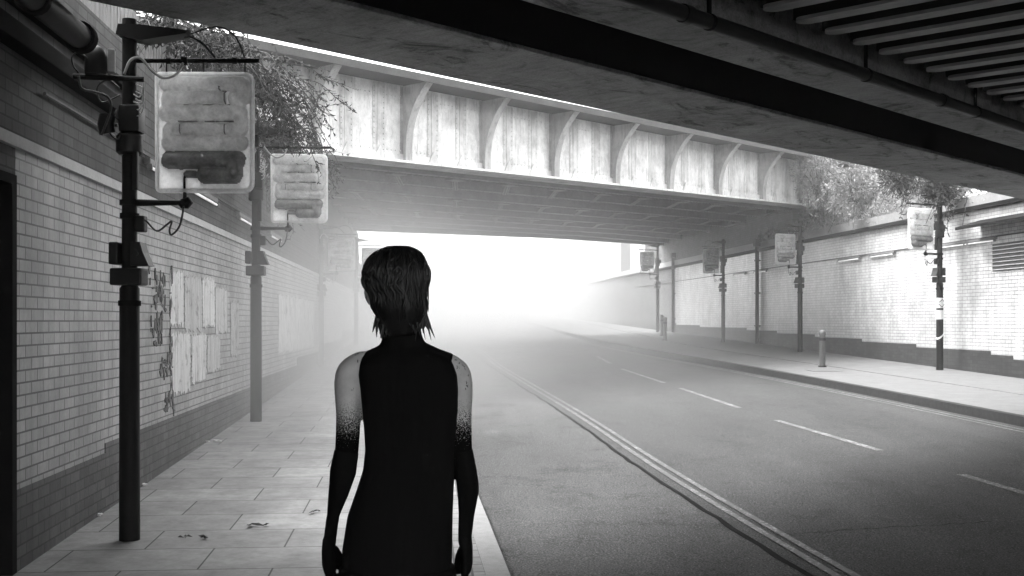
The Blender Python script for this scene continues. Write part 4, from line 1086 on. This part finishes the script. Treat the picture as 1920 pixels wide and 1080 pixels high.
# the thick bank of mist that hangs over the left side of the street
N, pv = volume('mist', .0, .2, .88)
RX, RY, RZ = 9.0, 36.0, 5.6
mp = N.n('ShaderNodeMapping'); mp.vector_type = 'POINT'; mp.inputs['Scale'].default_value = (1/RX, 1/RY, 1/RZ); N.l(N.tc.outputs['Object'], mp.inputs[0])
ln = N.n('ShaderNodeVectorMath', operation='LENGTH'); N.l(mp.outputs[0], ln.inputs[0])
mr = N.n('ShaderNodeMapRange', interpolation_type='SMOOTHSTEP'); N.l(ln.outputs['Value'], mr.inputs['Value'])
for k, v in (('From Min', 1.0), ('From Max', .2), ('To Min', 0.0), ('To Max', .072)): mr.inputs[k].default_value = v
N.l(mr.outputs[0], pv.inputs['Density'])
mb = MB(); mb.ball((0, 0, 0), RX, RY, RZ, 32); o = mb.build('haze', N.m); o.location = (-2.6, 42, .4); o.rotation_euler = (0, 0, R(2)); tag(o, 'thick white bank of mist at the far end of the street, left of the middle', 'mist', kind='stuff')

N, pv = volume('drifting_mist', .0, .1, .95)
mp = N.n('ShaderNodeMapping'); mp.vector_type = 'POINT'; mp.inputs['Scale'].default_value = (1/5, 1/11, 1/3.4); N.l(N.tc.outputs['Object'], mp.inputs[0])
ln = N.n('ShaderNodeVectorMath', operation='LENGTH'); N.l(mp.outputs[0], ln.inputs[0])
mr = N.n('ShaderNodeMapRange', interpolation_type='SMOOTHSTEP'); N.l(ln.outputs['Value'], mr.inputs['Value'])
for k, v in (('From Min', 1.0), ('From Max', .2), ('To Min', 0.0), ('To Max', .064)): mr.inputs[k].default_value = v
N.l(mr.outputs[0], pv.inputs['Density'])
mb = MB(); mb.ball((0, 0, 0), 5, 11, 3.4, 32); o = mb.build('haze', N.m); o.location = (-3.6, 18.5, .9); tag(o, 'mist drifting along the left wall between the two bridges', 'mist', kind='stuff')

N, pv = volume('far_mist', .0)
mp = N.n('ShaderNodeMapping'); mp.vector_type = 'POINT'; mp.inputs['Scale'].default_value = (1/26, 1/40, 1/9); N.l(N.tc.outputs['Object'], mp.inputs[0])
ln = N.n('ShaderNodeVectorMath', operation='LENGTH'); N.l(mp.outputs[0], ln.inputs[0])
mr = N.n('ShaderNodeMapRange', interpolation_type='SMOOTHSTEP'); N.l(ln.outputs['Value'], mr.inputs['Value'])
for k, v in (('From Min', 1.0), ('From Max', .3), ('To Min', 0.0), ('To Max', .07)): mr.inputs[k].default_value = v
N.l(mr.outputs[0], pv.inputs['Density'])
mb = MB(); mb.ball((0, 0, 0), 26, 40, 9, 32); o = mb.build('haze', N.m); o.location = (-5, 88, 3.0); tag(o, 'white mist closing off the street beyond the far bridge', 'mist', kind='stuff')

# ------------------------------------------------------------------ light
W = bpy.data.worlds.new('World'); sc.world = W; W.use_nodes = True; nt = W.node_tree
bg = nt.nodes['Background']; sky = nt.nodes.new('ShaderNodeTexSky'); sky.sky_type = 'NISHITA'; sky.sun_disc = False
SEL, SAZ = R(60), R(290)                              # from ahead, above the open gap
sky.sun_elevation = SEL; sky.sun_rotation = SAZ; sky.air_density = 1.0; sky.dust_density = 2.5
bw = nt.nodes.new('ShaderNodeRGBToBW'); nt.links.new(sky.outputs[0], bw.inputs[0]); nt.links.new(bw.outputs[0], bg.inputs['Color']); bg.inputs['Strength'].default_value = .15
sl = bpy.data.lights.new('sun', 'SUN'); sl.energy = 0.7; sl.angle = R(25); so = link(bpy.data.objects.new('sun', sl))
sd = Vector((math.sin(SAZ)*math.cos(SEL), math.cos(SAZ)*math.cos(SEL), math.sin(SEL)))
so.rotation_euler = sd.to_track_quat('Z', 'Y').to_euler()

# ------------------------------------------------------------------ camera and render
cam = bpy.data.cameras.new('camera'); co = link(bpy.data.objects.new('camera', cam)); co.location = (0, 0, EYE); co.rotation_euler = (R(90), 0, 0)
cam.sensor_width = 36; cam.lens = F / 1920 * 36; cam.shift_y = (HY - 540) / 1920; cam.clip_end = 2000; cam.clip_start = .05
sc.camera = co
sc.render.engine = 'CYCLES'; cy = sc.cycles
cy.use_denoising = True; cy.max_bounces = 8; cy.diffuse_bounces = 4; cy.glossy_bounces = 2; cy.transmission_bounces = 3; cy.volume_bounces = 3; cy.transparent_max_bounces = 6
cy.sample_clamp_indirect = 6; cy.caustics_reflective = False; cy.caustics_refractive = False
cy.use_adaptive_sampling = True; cy.adaptive_threshold = .02
sc.view_settings.view_transform = 'Standard'; sc.view_settings.look = 'None'; sc.view_settings.gamma = 1; sc.view_settings.exposure = 3.25
